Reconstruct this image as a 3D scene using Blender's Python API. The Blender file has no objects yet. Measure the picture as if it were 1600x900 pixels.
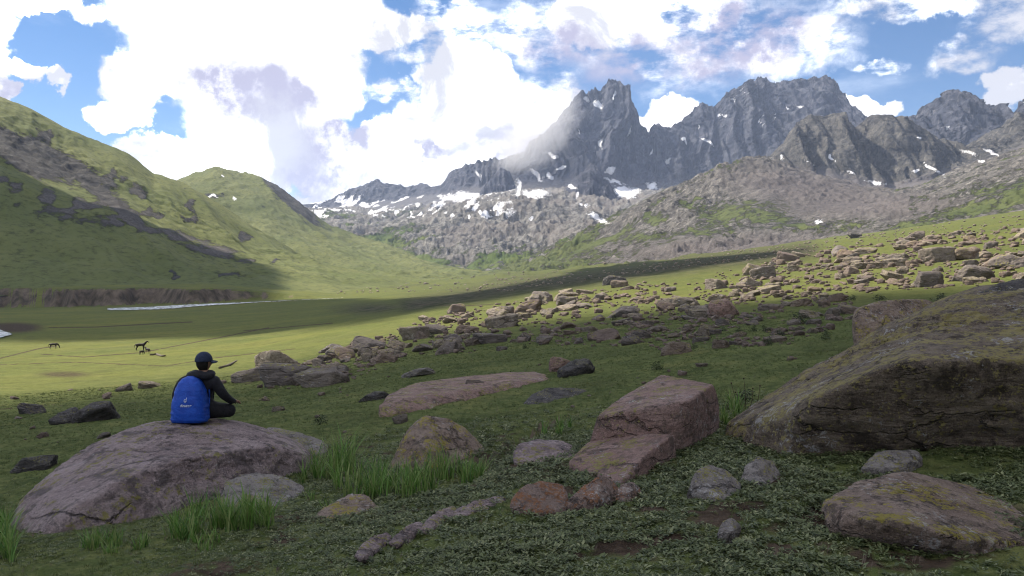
import bpy, bmesh, math, random
import numpy as np
from mathutils import Vector, Matrix

random.seed(7)
rng = np.random.default_rng(11)
scene = bpy.context.scene
COL = scene.collection

# ------------------------------------------------------------------ camera
F = 1256.0          # focal length in photograph pixels (1600 wide)
HOR = 430.0         # row of the true horizon
EYE = 1.65
cam_data = bpy.data.cameras.new("camera")
cam_data.sensor_width = 36.0
cam_data.lens = 36.0 * F / 1600.0
cam_data.shift_y = (HOR - 450.0) / 1600.0
cam_data.clip_start = 0.1
cam_data.clip_end = 60000.0
cam = bpy.data.objects.new("camera", cam_data)
COL.objects.link(cam)
cam.location = (0, 0, EYE)
cam.rotation_euler = (math.radians(90), 0, 0)
scene.camera = cam

# ------------------------------------------------------------------ light and exposure
SUN_AZ = math.radians(-54)     # left of the view direction
SUN_EL = math.radians(48)
SUN_STRENGTH = 3.3
SKY_STRENGTH = 0.05
EXPOSURE = 1.5
S = np.array([math.cos(SUN_EL) * math.sin(SUN_AZ), math.cos(SUN_EL) * math.cos(SUN_AZ), math.sin(SUN_EL)])
scene.view_settings.view_transform = 'Standard'
scene.view_settings.look = 'None'
scene.view_settings.gamma = 1.0
scene.view_settings.exposure = EXPOSURE
scene.view_settings.use_curve_mapping = False
scene.cycles.use_denoising = True
scene.cycles.max_bounces = 5
scene.cycles.diffuse_bounces = 2
scene.cycles.glossy_bounces = 2
scene.cycles.transmission_bounces = 2
scene.cycles.volume_bounces = 1
scene.cycles.transparent_max_bounces = 6
scene.cycles.pixel_filter_type = 'BLACKMAN_HARRIS'
scene.cycles.filter_width = 1.1
scene.cycles.volume_max_steps = 96
scene.cycles.volume_step_rate = 2.0

sun_data = bpy.data.lights.new("sun", 'SUN')
sun_data.energy = SUN_STRENGTH
sun_data.angle = math.radians(0.5)
sun_data.color = (1.0, 0.92, 0.78)
sun = bpy.data.objects.new("sun", sun_data)
COL.objects.link(sun)
sun.rotation_euler = Vector((-S[0], -S[1], -S[2])).to_track_quat('-Z', 'Y').to_euler()
sun.location = (-60, 30, 80)


class NT:
    """small helper around a node tree"""
    def __init__(self, tree):
        self.t = tree
        self.n = tree.nodes
        self.l = tree.links

    def node(self, kind, **kw):
        nd = self.n.new(kind)
        for k, v in kw.items():
            setattr(nd, k, v)
        return nd

    def put(self, sock, v):
        if isinstance(v, bpy.types.NodeSocket):
            self.l.new(v, sock)
        elif v is not None:
            sock.default_value = v

    def math(self, op, a, b=None, c=None, clamp=False):
        nd = self.node('ShaderNodeMath', operation=op, use_clamp=clamp)
        self.put(nd.inputs[0], a)
        self.put(nd.inputs[1], b)
        if c is not None:
            self.put(nd.inputs[2], c)
        return nd.outputs[0]

    def vmath(self, op, a, b=None, c=None, scale=None):
        nd = self.node('ShaderNodeVectorMath', operation=op)
        self.put(nd.inputs[0], a)
        if b is not None:
            self.put(nd.inputs[1], b)
        if c is not None:
            self.put(nd.inputs[2], c)
        if scale is not None:
            self.put(nd.inputs['Scale'], scale)
        return nd.outputs['Value'] if op in ('LENGTH', 'DOT_PRODUCT', 'DISTANCE') else nd.outputs[0]

    def noise(self, vec, scale, detail=4, rough=0.55, dist=0.0, color=False):
        nd = self.node('ShaderNodeTexNoise')
        if vec is not None:
            self.put(nd.inputs['Vector'], vec)
        self.put(nd.inputs['Scale'], scale)
        self.put(nd.inputs['Detail'], detail)
        self.put(nd.inputs['Roughness'], rough)
        self.put(nd.inputs['Distortion'], dist)
        return nd.outputs['Color'] if color else nd.outputs['Fac']

    def voronoi(self, vec, scale, feature='F1', rand=1.0, out='Distance'):
        nd = self.node('ShaderNodeTexVoronoi', feature=feature)
        self.put(nd.inputs['Vector'], vec)
        self.put(nd.inputs['Scale'], scale)
        self.put(nd.inputs['Randomness'], rand)
        return nd.outputs[out]

    def smooth(self, v, lo, hi, a=0.0, b=1.0):
        nd = self.node('ShaderNodeMapRange', interpolation_type='SMOOTHSTEP')
        self.put(nd.inputs['Value'], v)
        self.put(nd.inputs['From Min'], lo)
        self.put(nd.inputs['From Max'], hi)
        self.put(nd.inputs['To Min'], a)
        self.put(nd.inputs['To Max'], b)
        return nd.outputs['Result']

    def mix(self, fac, a, b, blend='MIX'):
        nd = self.node('ShaderNodeMix', data_type='RGBA', blend_type=blend)
        self.put(nd.inputs[0], fac)
        self.put(nd.inputs[6], a if not isinstance(a, tuple) else (*a[:3], 1.0))
        self.put(nd.inputs[7], b if not isinstance(b, tuple) else (*b[:3], 1.0))
        return nd.outputs[2]

    def mapping(self, vec, scale=(1, 1, 1), rot=(0, 0, 0), loc=(0, 0, 0)):
        nd = self.node('ShaderNodeMapping')
        self.put(nd.inputs['Vector'], vec)
        nd.inputs['Scale'].default_value = scale
        nd.inputs['Rotation'].default_value = rot
        nd.inputs['Location'].default_value = loc
        return nd.outputs[0]

    def bump(self, height, strength, dist, normal=None):
        nd = self.node('ShaderNodeBump')
        nd.inputs['Strength'].default_value = strength
        nd.inputs['Distance'].default_value = dist
        self.put(nd.inputs['Height'], height)
        if normal is not None:
            self.put(nd.inputs['Normal'], normal)
        return nd.outputs[0]


def new_mat(name):
    m = bpy.data.materials.new(name)
    m.use_nodes = True
    m.node_tree.nodes.clear()
    nt = NT(m.node_tree)
    out = nt.node('ShaderNodeOutputMaterial')
    bs = nt.node('ShaderNodeBsdfPrincipled')
    nt.l.new(bs.outputs[0], out.inputs[0])
    bs.inputs['Roughness'].default_value = 0.9
    bs.inputs['Specular IOR Level'].default_value = 0.25
    return m, nt, bs, out


# ------------------------------------------------------------------ sky: daylight gradient with clouds
world = bpy.data.worlds.new("World")
scene.world = world
world.use_nodes = True
world.node_tree.nodes.clear()
w = NT(world.node_tree)
wout = w.node('ShaderNodeOutputWorld')
bg = w.node('ShaderNodeBackground')
w.l.new(bg.outputs[0], wout.inputs[0])
sky = w.node('ShaderNodeTexSky', sky_type='NISHITA')
sky.sun_disc = False
sky.sun_elevation = SUN_EL
sky.sun_rotation = SUN_AZ
sky.altitude = 2500
sky.air_density = 1.0
sky.dust_density = 0.4
sky.ozone_density = 2.4
tc = w.node('ShaderNodeTexCoord')
sep = w.node('ShaderNodeSeparateXYZ')
w.l.new(tc.outputs['Generated'], sep.inputs[0])
az = w.math('ARCTAN2', sep.outputs[0], sep.outputs[1])
el = w.math('ARCSINE', sep.outputs[2])
cmb = w.node('ShaderNodeCombineXYZ')
w.l.new(az, cmb.inputs[0])
w.l.new(el, cmb.inputs[1])
ang = cmb.outputs[0]
gen = tc.outputs['Generated']
# billowing: warp the angles with two scales of noise
wn1 = w.vmath('SUBTRACT', w.noise(gen, 9.0, 3, 0.55, color=True), (0.5, 0.5, 0.5))
wn2 = w.vmath('SUBTRACT', w.noise(gen, 30.0, 6, 0.62, color=True), (0.5, 0.5, 0.5))
angw = w.vmath('ADD', w.vmath('ADD', ang, w.vmath('SCALE', wn1, scale=0.075)), w.vmath('SCALE', wn2, scale=0.055))
angs = w.vmath('ADD', w.vmath('ADD', ang, w.vmath('SCALE', wn1, scale=0.06)), w.vmath('SCALE', wn2, scale=0.02))


def pxang(px, py):
    a = math.atan((px - 800) / F)
    return a, math.atan((HOR - py) / F * math.cos(a))


def lobes(lst, vec):
    """largest of a set of soft elliptical lobes, each 1 in the middle and 0 at its rim"""
    acc = None
    for px, py, rx, ry, *amp in lst:
        a, e = pxang(px, py)
        q = w.vmath('SUBTRACT', vec, (a, e, 0.0))
        q = w.vmath('MULTIPLY', q, (F / rx, F / ry, 0.0))
        v = w.math('SUBTRACT', 1.0, w.vmath('LENGTH', q))
        if amp:
            v = w.math('MULTIPLY', v, amp[0])
        acc = v if acc is None else w.math('SMOOTH_MAX', acc, v, 0.15)
    return acc


CUMULUS = [
    (-30, 60, 45, 130), (45, -5, 55, 16), (42, 104, 27, 18), (92, 108, 18, 20), (12, 140, 18, 16),
    (192, 172, 46, 26), (330, 20, 165, 75), (250, 120, 75, 45), (380, 90, 170, 95), (470, 140, 105, 75),
    (410, 200, 120, 75), (250, 240, 66, 38), (330, 265, 130, 60), (560, 60, 105, 45), (500, 250, 80, 60),
    (735, 130, 80, 60), (740, 185, 110, 60), (690, 225, 110, 55), (640, 265, 110, 50), (590, 225, 36, 22),
    (800, 240, 90, 60), (1045, 175, 52, 32), (1342, 172, 50, 20), (1578, 125, 42, 36), (1535, 165, 38, 16),
    (950, 20, 95, 55), (880, 180, 55, 55), (440, 10, 160, 60), (560, 330, 140, 45),
]
WISPS = [
    (1060, 60, 230, 90), (1210, 70, 130, 60), (860, 50, 130, 60), (700, 40, 90, 55), (1420, 4, 150, 24),
    (1505, 78, 60, 28), (1368, 97, 45, 12), (860, 150, 80, 50), (620, 75, 110, 40), (640, 150, 90, 18), (1590, 20, 60, 30),
    (150, 20, 60, 14),
]
GREYS = [
    (395, 145, 118, 66), (525, 245, 92, 74), (690, 236, 34, 20), (800, 235, 75, 46), (560, 300, 130, 46), (470, 285, 50, 26),
    (1120, 70, 190, 80), (880, 75, 90, 40), (960, 120, 60, 60), (40, 140, 40, 20),
]
# in-frame window fades to a plain fair-weather cloud field everywhere else
fa = w.smooth(w.math('ABSOLUTE', az), 0.62, 0.74)
fe = w.smooth(w.math('ABSOLUTE', w.math('SUBTRACT', el, 0.14)), 0.26, 0.36)
outside = w.math('MAXIMUM', fa, fe)
plane = w.vmath('DIVIDE', gen, w.math('ADD', w.math('ABSOLUTE', sep.outputs[2]), 0.35))
pl_s = w.node('ShaderNodeCombineXYZ')
pl_s.inputs[0].default_value = 0
field = w.noise(plane, 2.6, 7, 0.58)
gen_cloud = w.smooth(field, 0.47, 0.56)
gen_grey = w.smooth(w.noise(plane, 3.1, 3, 0.5), 0.52, 0.66)

cum = lobes(CUMULUS, angw)
cum_a = w.smooth(cum, 0.02, 0.20)
wtex = w.noise(w.mapping(gen, (1, 1, 2.2)), 16.0, 8, 0.66)
wis = lobes(WISPS, angw)
wis_a = w.math('MULTIPLY', w.smooth(wis, 0.0, 0.55), w.smooth(wtex, 0.36, 0.60), clamp=True)
gry = lobes(GREYS, angw)
gry_a = w.smooth(gry, -0.06, 0.50)
veil = w.math('MULTIPLY', w.smooth(w.noise(w.mapping(gen, (1, 1, 3.0)), 5.0, 7, 0.6), 0.5, 0.85), 0.25)
a_in = w.math('MAXIMUM', cum_a, wis_a)
a_in = w.math('MAXIMUM', a_in, veil)
alpha = w.node('ShaderNodeMix', data_type='FLOAT')
w.put(alpha.inputs[0], outside)
w.put(alpha.inputs[2], a_in)
w.put(alpha.inputs[3], gen_cloud)
grey = w.node('ShaderNodeMix', data_type='FLOAT')
w.put(grey.inputs[0], outside)
w.put(grey.inputs[2], gry_a)
w.put(grey.inputs[3], gen_grey)
CLOUD_W = 1.30
mott = w.smooth(w.noise(gen, 8.0, 7, 0.64, 0.4), 0.40, 0.62)
cw = w.mix(mott, (0.295, 0.295, 0.318), (CLOUD_W, CLOUD_W * 0.995, CLOUD_W * 0.98))
greyf = w.math('MULTIPLY', grey.outputs[0], w.smooth(w.noise(gen, 16.0, 7, 0.66), 0.32, 0.62, 0.35, 1.1), clamp=True)
cc = w.mix(greyf, cw, (0.205, 0.196, 0.258))
hs_ = w.node('ShaderNodeHueSaturation')
hs_.inputs['Saturation'].default_value = 1.25
hs_.inputs['Value'].default_value = 0.88
w.l.new(sky.outputs[0], hs_.inputs['Color'])
skyc = w.vmath('SCALE', hs_.outputs[0], scale=SKY_STRENGTH)
w.put(bg.inputs[0], w.mix(alpha.outputs[0], skyc, cc))
bg.inputs[1].default_value = 1.0
world.cycles.sampling_method = 'MANUAL'
world.cycles.sample_map_resolution = 512


# ------------------------------------------------------------------ numeric noise
def _hash(ix, iy, iz, seed):
    h = (ix.astype(np.uint32) * np.uint32(374761393) + iy.astype(np.uint32) * np.uint32(668265263)
         + iz.astype(np.uint32) * np.uint32(2147483647) + np.uint32(seed * 974711 + 12345))
    h = (h ^ (h >> np.uint32(13))) * np.uint32(1274126177)
    h = (h ^ (h >> np.uint32(16))) * np.uint32(2246822519)
    h ^= h >> np.uint32(13)
    return h.astype(np.float32) * np.float32(2.0 / 4294967295.0) - np.float32(1.0)


def vnoise(x, y, z=None, seed=0):
    """smooth value noise in -1..1"""
    x = np.asarray(x, np.float64); y = np.asarray(y, np.float64)
    z = np.zeros_like(x) if z is None else np.asarray(z, np.float64)
    fx, fy, fz = np.floor(x), np.floor(y), np.floor(z)
    ix, iy, iz = fx.astype(np.int64), fy.astype(np.int64), fz.astype(np.int64)
    tx, ty, tz = (x - fx), (y - fy), (z - fz)
    tx = tx * tx * tx * (tx * (tx * 6 - 15) + 10); ty = ty * ty * ty * (ty * (ty * 6 - 15) + 10)
    flat = not np.any(tz)
    tz = tz * tz * (3 - 2 * tz)

    def layer(k):
        a = _hash(ix, iy, iz + k, seed); b = _hash(ix + 1, iy, iz + k, seed)
        c = _hash(ix, iy + 1, iz + k, seed); d = _hash(ix + 1, iy + 1, iz + k, seed)
        return (a * (1 - tx) + b * tx) * (1 - ty) + (c * (1 - tx) + d * tx) * ty
    n0 = layer(0)
    return n0 if flat else n0 * (1 - tz) + layer(1) * tz


def fbm(x, y, z=None, oct=5, gain=0.5, seed=0, ridged=False):
    tot = 0.0; amp = 1.0; norm = 0.0; f = 1.0
    for o in range(oct):
        c, s_ = math.cos(o * 1.1), math.sin(o * 1.1)
        xx = (x * c - y * s_) * f + 17.3 * o; yy = (x * s_ + y * c) * f - 9.1 * o
        n = vnoise(xx, yy, None if z is None else z * f + 5.7 * o, seed + o)
        if ridged:
            n = 1 - 2 * np.abs(n)
        tot = tot + n * amp; norm += amp; amp *= gain; f *= 2.03
    return tot / norm


def sstep(v, a, b):
    t = np.clip((v - a) / (b - a), 0, 1)
    return t * t * (3 - 2 * t)


# ------------------------------------------------------------------ ground form
# rows of the photograph where the ground lies, by column and by distance
G_D = np.array([1.5, 3.0, 4.5, 7, 10, 15, 25, 45, 80, 150, 300, 590, 640, 1000, 1600, 2600, 4500], float)
G_PX = np.array([-500, 0, 200, 400, 600, 800, 1000, 1200, 1400, 1600, 2100], float)
G_PY = np.array([
    # -500  0    200   400   600   800  1000  1200  1400  1600  2100
    [1800, 1800, 1795, 1790, 1788, 1785, 1785, 1785, 1785, 1785, 1780],
    [1140, 1130, 1122, 1114, 1108, 1104, 1103, 1102, 1101, 1100, 1090],
    [935,  922,  910,  900,  892,  888,  885,  883,  881,  879,  860],
    [860,  846,  826,  803,  783,  765,  748,  735,  724,  712,  690],
    [795,  782,  757,  733,  710,  690,  668,  649,  632,  615,  585],
    [720,  708,  686,  668,  646,  625,  600,  576,  556,  538,  505],
    [655,  646,  630,  616,  590,  565,  542,  520,  503,  488,  455],
    [607,  602,  590,  578,  548,  520,  498,  480,  463,  447,  412],
    [578,  575,  566,  554,  518,  490,  469,  451,  433,  416,  375],
    [550,  548,  542,  531,  496,  468,  446,  426,  406,  385,  335],
    [508,  506,  503,  499,  476,  453,  426,  400,  377,  350,  290],
    [488,  485,  480,  472,  463,  447,  418,  391,  365,  335,  270],
    [485,  482,  477,  470,  462,  446,  417,  390,  363,  333,  268],
    [462,  462,  458,  453,  450,  441,  415,  387,  358,  325,  255],
    [448,  448,  446,  442,  438,  432,  412,  385,  355,  320,  250],
    [440,  440,  438,  432,  424,  418,  405,  382,  352,  318,  250],
    [440,  440,  438,  432,  424,  418,  405,  382,  352,  318,  250]], float)
_gx = np.arange(-500, 2101, 20.0)
_gl = np.arange(math.log(1.5), math.log(4500) + 0.02, 0.02)
_tmp = np.array([np.interp(_gx, G_PX, r) for r in G_PY])
_tmp2 = np.array([np.interp(_gl, np.log(G_D), _tmp[:, j]) for j in range(len(_gx))]).T


def _gauss(a, sig, axis):
    k = int(3 * sig); ker = np.exp(-0.5 * (np.arange(-k, k + 1) / sig) ** 2); ker /= ker.sum()
    pad = [(0, 0), (0, 0)]; pad[axis] = (k, k)
    ap = np.pad(a, pad, mode='reflect', reflect_type='odd')
    return np.apply_along_axis(lambda v: np.convolve(v, ker, 'valid'), axis, ap)


G_TAB = _gauss(_gauss(_tmp2, 9, 0), 4, 1)


def bank_h(px):
    return np.interp(px, [-500, 0, 150, 330, 400, 470, 520], [30, 29, 28, 22, 14, 5, 0])


def ground_row(px, d):
    """photograph row of the ground at column px and depth d (without small relief)"""
    u = np.clip((px + 500) / 20.0, 0, len(_gx) - 1.001); v = np.clip((np.log(d) - _gl[0]) / 0.02, 0, len(_gl) - 1.001)
    i = u.astype(int); j = v.astype(int); a = u - i; b = v - j
    r = (G_TAB[j, i] * (1 - a) + G_TAB[j, i + 1] * a) * (1 - b) + (G_TAB[j + 1, i] * (1 - a) + G_TAB[j + 1, i + 1] * a) * b
    return r


def ground_base(x, y):
    x = np.asarray(x, float); y = np.asarray(y, float)
    r = np.hypot(x, y) + 1e-6
    th = np.arctan2(x, y)
    c = np.maximum(np.cos(th), 0.45)
    tcl = np.clip(th, -0.8, 0.8)
    px = 800 + F * np.tan(tcl)
    px = px + (800 - px) * sstep(np.abs(th), 1.4, 3.0)
    d = np.clip(r * c, 1.5, 4500)
    z = EYE - (ground_row(px, d) - HOR) / F * d
    # the cut river bank below the left mountain: a step in the valley floor
    edge = 622 + 30 * vnoise(px / 60.0, px * 0 + 3.3) + 9 * vnoise(px / 14.0, px * 0 + 8.3)
    z = z + bank_h(px) / F * d * sstep(d, edge, edge + 16) * (1 - 0.6 * sstep(d, 760, 1100))
    added_rise = sstep(th, 0.68, 1.25) * (1 - sstep(th, 2.5, 3.1))  # unseen rise right and behind the viewer, added to darken camera-facing rock fronts
    z = z + added_rise * sstep(r, 9, 60) * np.minimum(r, 500) * 0.50
    return z, px, d


def ditch(px, d):
    """the little trench that winds from the slab towards the pyramid rock"""
    py = ground_row(px, d)
    line = np.interp(py, [640, 660, 690, 715, 760], [905, 862, 800, 778, 700])
    wpx = np.interp(py, [640, 760], [9, 26])
    return np.exp(-((px - line) / wpx) ** 2) * sstep(py, 632, 655) * (1 - sstep(py, 730, 770))


def ground_z(x, y):
    z, px, d = ground_base(x, y)
    x = np.asarray(x, float); y = np.asarray(y, float)
    z = z + 0.030 * fbm(x * 1.6, y * 1.6, oct=3, seed=3) * sstep(d, 2, 5) * (1 + 1.5 * sstep(d, 10, 40))
    near = 1 - sstep(d, 25, 60)
    z = z + near * 0.022 * fbm(x * 6.5, y * 6.5, oct=2, seed=5, ridged=True)
    far = sstep(d, 40, 150)
    flat = 1 - 0.75 * (1 - sstep(px, 450, 800)) * sstep(d, 120, 200) * (1 - sstep(d, 640, 800))
    z = z + far * flat * 0.55 * fbm(x / 16.0, y / 16.0, oct=4, seed=9)
    vfar = sstep(d, 750, 1300)
    hum = fbm(x / 170.0, y / 170.0, oct=5, seed=15)
    z = z + vfar * (10.0 * hum + 4 * fbm(x / 45.0, y / 45.0, oct=3, seed=19, ridged=True))
    z = z - 0.14 * ditch(px, d)
    return z


_hl = np.linspace(math.log(2.0), math.log(4000.0), 800)
_hd = np.exp(_hl)


def hits(px, py, dmin=2.0, dmax=4000.0):
    """ground points seen at photograph pixels"""
    px = np.atleast_1d(np.asarray(px, float)); py = np.atleast_1d(np.asarray(py, float))
    out = np.empty((len(px), 3))
    for s0 in range(0, len(px), 2000):
        a, b = px[s0:s0 + 2000, None], py[s0:s0 + 2000, None]
        dd = np.broadcast_to(_hd, (len(a), len(_hd)))
        row = ground_row(np.broadcast_to(a, dd.shape), dd)
        edge = 622 + 30 * vnoise(a / 60.0, a * 0 + 3.3) + 9 * vnoise(a / 14.0, a * 0 + 8.3)
        row = row - bank_h(a) * sstep(dd, edge, edge + 16) * (1 - 0.6 * sstep(dd, 760, 1100))
        ok = (row <= b) & (dd >= dmin)
        k = np.where(ok.any(1), ok.argmax(1), len(_hd) - 1)
        d = np.minimum(_hd[k], dmax)
        out[s0:s0 + 2000, 0] = (a[:, 0] - 800) / F * d; out[s0:s0 + 2000, 1] = d
    out[:, 2] = ground_z(out[:, 0], out[:, 1])
    return out


def hit(px, py, dmin=2.0, dmax=4000.0):
    return hits([px], [py], dmin, dmax)[0]


def P(px, py, d):
    """point at depth d on the ray through a photograph pixel"""
    return np.array([(px - 800) / F * d, d, EYE + (HOR - py) / F * d])


# ------------------------------------------------------------------ scene bookkeeping
def tag(o, label=None, cat=None, group=None, kind=None):
    if label: o['label'] = label
    if cat: o['category'] = cat
    if group: o['group'] = group
    if kind: o['kind'] = kind
    return o


def link(name, me, mat=None, parent=None, loc=None, smooth=True):
    if mat is not None:
        me.materials.append(mat)
    if smooth:
        me.polygons.foreach_set('use_smooth', np.ones(len(me.polygons), bool))
    o = bpy.data.objects.new(name, me)
    COL.objects.link(o)
    if parent is not None:
        o.parent = parent
    if loc is not None:
        o.location = tuple(float(v) for v in loc)
    return o


def np_mesh(name, verts, faces):
    verts = np.asarray(verts, np.float32); faces = np.asarray(faces, np.int32)
    me = bpy.data.meshes.new(name)
    k = faces.shape[1]
    me.vertices.add(len(verts)); me.vertices.foreach_set('co', verts.ravel())
    me.loops.add(faces.size); me.loops.foreach_set('vertex_index', faces.ravel())
    me.polygons.add(len(faces))
    me.polygons.foreach_set('loop_start', np.arange(0, faces.size, k, dtype=np.int32))
    me.update(calc_edges=True)
    me.validate()
    return me


def add_mask(me, rgba, name='mask'):
    at = me.color_attributes.new(name, 'FLOAT_COLOR', 'POINT')
    at.data.foreach_set('color', np.asarray(rgba, np.float32).ravel())


def grid_faces(nr, nc, wrap=False):
    r, c = np.meshgrid(np.arange(nr - 1), np.arange(nc if wrap else nc - 1), indexing='ij')
    a = r * nc + c; b = r * nc + (c + 1) % nc
    return np.stack([a, b, b + nc, a + nc], -1).reshape(-1, 4)
# ------------------------------------------------------------------ terrain materials
def terrain_mat():
    m, n, bs, out = new_mat("meadow")
    pos = n.node('ShaderNodeTexCoord').outputs['Object']
    at = n.node('ShaderNodeVertexColor', layer_name='mask')
    sp = n.node('ShaderNodeSeparateColor'); n.l.new(at.outputs['Color'], sp.inputs[0])
    dirt, yel, heath = sp.outputs[0], sp.outputs[1], sp.outputs[2]
    flat = n.mapping(pos, (1, 1, 0.3))
    n1 = n.noise(flat, 0.9, 6, 0.62)
    n2 = n.noise(flat, 6.0, 4, 0.65)
    n3 = n.noise(flat, 0.06, 6, 0.6)
    n4 = n.noise(flat, 0.012, 5, 0.6)
    g = n.mix(n.smooth(n1, 0.32, 0.68), (0.040, 0.056, 0.017), (0.088, 0.106, 0.034))
    g = n.mix(n.smooth(n2, 0.42, 0.72), g, (0.128, 0.138, 0.050))
    gy = n.mix(n.smooth(n3, 0.3, 0.7), (0.096, 0.112, 0.026), (0.185, 0.172, 0.042))
    g = n.mix(n.math('MULTIPLY', yel, n.smooth(n4, 0.1, 0.7)), g, gy)
    g = n.mix(n.math('MULTIPLY', n.smooth(n3, 0.50, 0.66), 0.55), g, (0.066, 0.080, 0.028))
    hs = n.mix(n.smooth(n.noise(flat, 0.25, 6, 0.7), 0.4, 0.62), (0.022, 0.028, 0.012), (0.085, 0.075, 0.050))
    mt = n.noise(flat, 0.35, 7, 0.72)
    g = n.mix(n.smooth(mt, 0.50, 0.66, 0.0, 0.55), g, (0.060, 0.064, 0.024))
    g = n.mix(n.smooth(mt, 0.46, 0.34, 0.0, 0.45), g, (0.150, 0.145, 0.050))
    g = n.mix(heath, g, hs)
    soil = n.mix(n.smooth(n.noise(pos, 3.0, 6, 0.65), 0.35, 0.7), (0.030, 0.020, 0.014), (0.085, 0.062, 0.044))
    geo = n.node('ShaderNodeNewGeometry')
    nz = n.node('ShaderNodeSeparateXYZ'); n.l.new(geo.outputs['True Normal'], nz.inputs[0])
    steep = n.smooth(nz.outputs[2], 0.90, 0.80)
    bankc = n.mix(n.smooth(n.noise(n.mapping(pos, (1, 1, 0.25)), 0.12, 7, 0.7), 0.35, 0.68), (0.050, 0.040, 0.030), (0.150, 0.115, 0.085))
    g = n.mix(n.smooth(n.math('ADD', dirt, n.math('MULTIPLY', n.math('SUBTRACT', n2, 0.5), 0.8)), 0.35, 0.7), g, soil)
    g = n.mix(steep, g, bankc)
    n.put(bs.inputs['Base Color'], g)
    bs.inputs['Roughness'].default_value = 1.0
    bs.inputs['Specular IOR Level'].default_value = 0.05
    h = n.math('ADD', n.math('MULTIPLY', n2, 0.5), n.noise(flat, 22.0, 3, 0.7))
    b1 = n.bump(h, 0.7, 0.035)
    b2 = n.bump(n.noise(flat, 0.5, 6, 0.7), 0.6, 0.35, b1)
    n.put(bs.inputs['Normal'], b2)
    return m


def mountain_mat(name, rock_a, rock_b, rock_c, grass_a, grass_b, scree, fine=0.02, bump=6.0, vz=0.28):
    """rock, scree, grass and snow chosen by the 'mask' attribute (grass, snow, scree)"""
    m, n, bs, out = new_mat(name)
    pos = n.node('ShaderNodeTexCoord').outputs['Object']
    at = n.node('ShaderNodeVertexColor', layer_name='mask')
    sp = n.node('ShaderNodeSeparateColor'); n.l.new(at.outputs['Color'], sp.inputs[0])
    grass, snow, scr = sp.outputs
    va = n.noise(pos, fine, 8, 0.68)
    vb = n.noise(n.mapping(pos, (1, 1, vz)), fine * 2.6, 8, 0.74, 0.6)
    vc = n.noise(pos, fine * 0.22, 5, 0.6)
    crack = n.voronoi(n.vmath('ADD', pos, n.vmath('SCALE', n.noise(pos, fine * 1.5, 4, 0.6, color=True), scale=0.5 / fine)), fine * 1.3, 'DISTANCE_TO_EDGE')
    va2 = n.noise(pos, fine * 5, 8, 0.75)
    rock = n.mix(n.smooth(va, 0.40, 0.60), rock_a, rock_b)
    rock = n.mix(n.smooth(va2, 0.50, 0.36), rock, n.mix(0.6, rock, (0.012, 0.012, 0.014)))
    rock = n.mix(n.smooth(vb, 0.48, 0.70), rock, rock_c)
    rock = n.mix(n.smooth(crack, 0.05, 0.0), rock, n.mix(0.55, rock, (0.01, 0.01, 0.012)))
    sc = n.mix(n.smooth(n.noise(pos, fine * 9, 5, 0.75), 0.38, 0.62), scree, tuple(c * 1.8 for c in scree))
    rock = n.mix(n.math('MULTIPLY', scr, 0.9), rock, sc)
    gr = n.mix(n.smooth(vc, 0.3, 0.7), grass_a, grass_b)
    gr = n.mix(n.smooth(n.noise(pos, fine * 4, 6, 0.72), 0.45, 0.7), gr, tuple(c * 0.55 for c in grass_a))
    gm = n.smooth(n.math('ADD', grass, n.math('MULTIPLY', n.math('SUBTRACT', n.noise(pos, fine * 2.4, 9, 0.78), 0.5), 2.2)), 0.38, 0.58)
    col = n.mix(gm, rock, gr)
    sm = n.smooth(n.math('ADD', snow, n.math('MULTIPLY', n.math('SUBTRACT', n.noise(pos, fine * 5.0, 8, 0.76), 0.5), 1.5)), 0.47, 0.55)
    col = n.mix(sm, col, n.mix(n.smooth(va, 0.4, 0.7), (0.74, 0.74, 0.77), (0.60, 0.58, 0.58)))
    n.put(bs.inputs['Base Color'], col)
    bs.inputs['Roughness'].default_value = 0.95
    bs.inputs['Specular IOR Level'].default_value = 0.1
    hh = n.math('ADD', n.math('ADD', n.math('MULTIPLY', va, 0.8), n.math('MULTIPLY', va2, 0.4)), n.math('MULTIPLY', vb, 0.7))
    hh = n.math('MULTIPLY', hh, n.math('SUBTRACT', 1.0, n.math('MULTIPLY', n.math('MAXIMUM', gm, sm), 0.72)))
    n.put(bs.inputs['Normal'], n.bump(hh, 0.9, bump))
    return m


# ------------------------------------------------------------------ ground sheet
TH = np.concatenate([np.linspace(-math.pi, -0.72, 60, endpoint=False), np.linspace(-0.72, 0.72, 620), np.linspace(0.72, math.pi, 61)[1:-1]])
RR = np.concatenate([[0.05, 0.6, 1.2], np.exp(np.linspace(math.log(1.8), math.log(560), 330)), np.linspace(563, 720, 50), np.exp(np.linspace(math.log(726), math.log(4600), 80)), [7000, 11000]])
rg, tg = np.meshgrid(RR, TH, indexing='ij')
gx, gy = rg * np.sin(tg), rg * np.cos(tg)
gz = ground_z(gx.ravel(), gy.ravel()).reshape(gx.shape)
_, gpx, gd = ground_base(gx, gy)
gpy = HOR - (gz - EYE) / np.maximum(gd, 1e-3) * F
gz = gz - 60 * sstep(rg, 3000, 4600)


def polyline_dist(px, py, pts, ys=1.0):
    best = np.full(px.shape, 1e9)
    for (x0, y0), (x1, y1) in zip(pts[:-1], pts[1:]):
        dx, dy = x1 - x0, (y1 - y0) * ys
        t = np.clip(((px - x0) * dx + (py - y0) * ys * dy) / (dx * dx + dy * dy), 0, 1)
        best = np.minimum(best, np.hypot(px - x0 - t * dx, (py - y0) * ys - t * dy))
    return best


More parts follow.
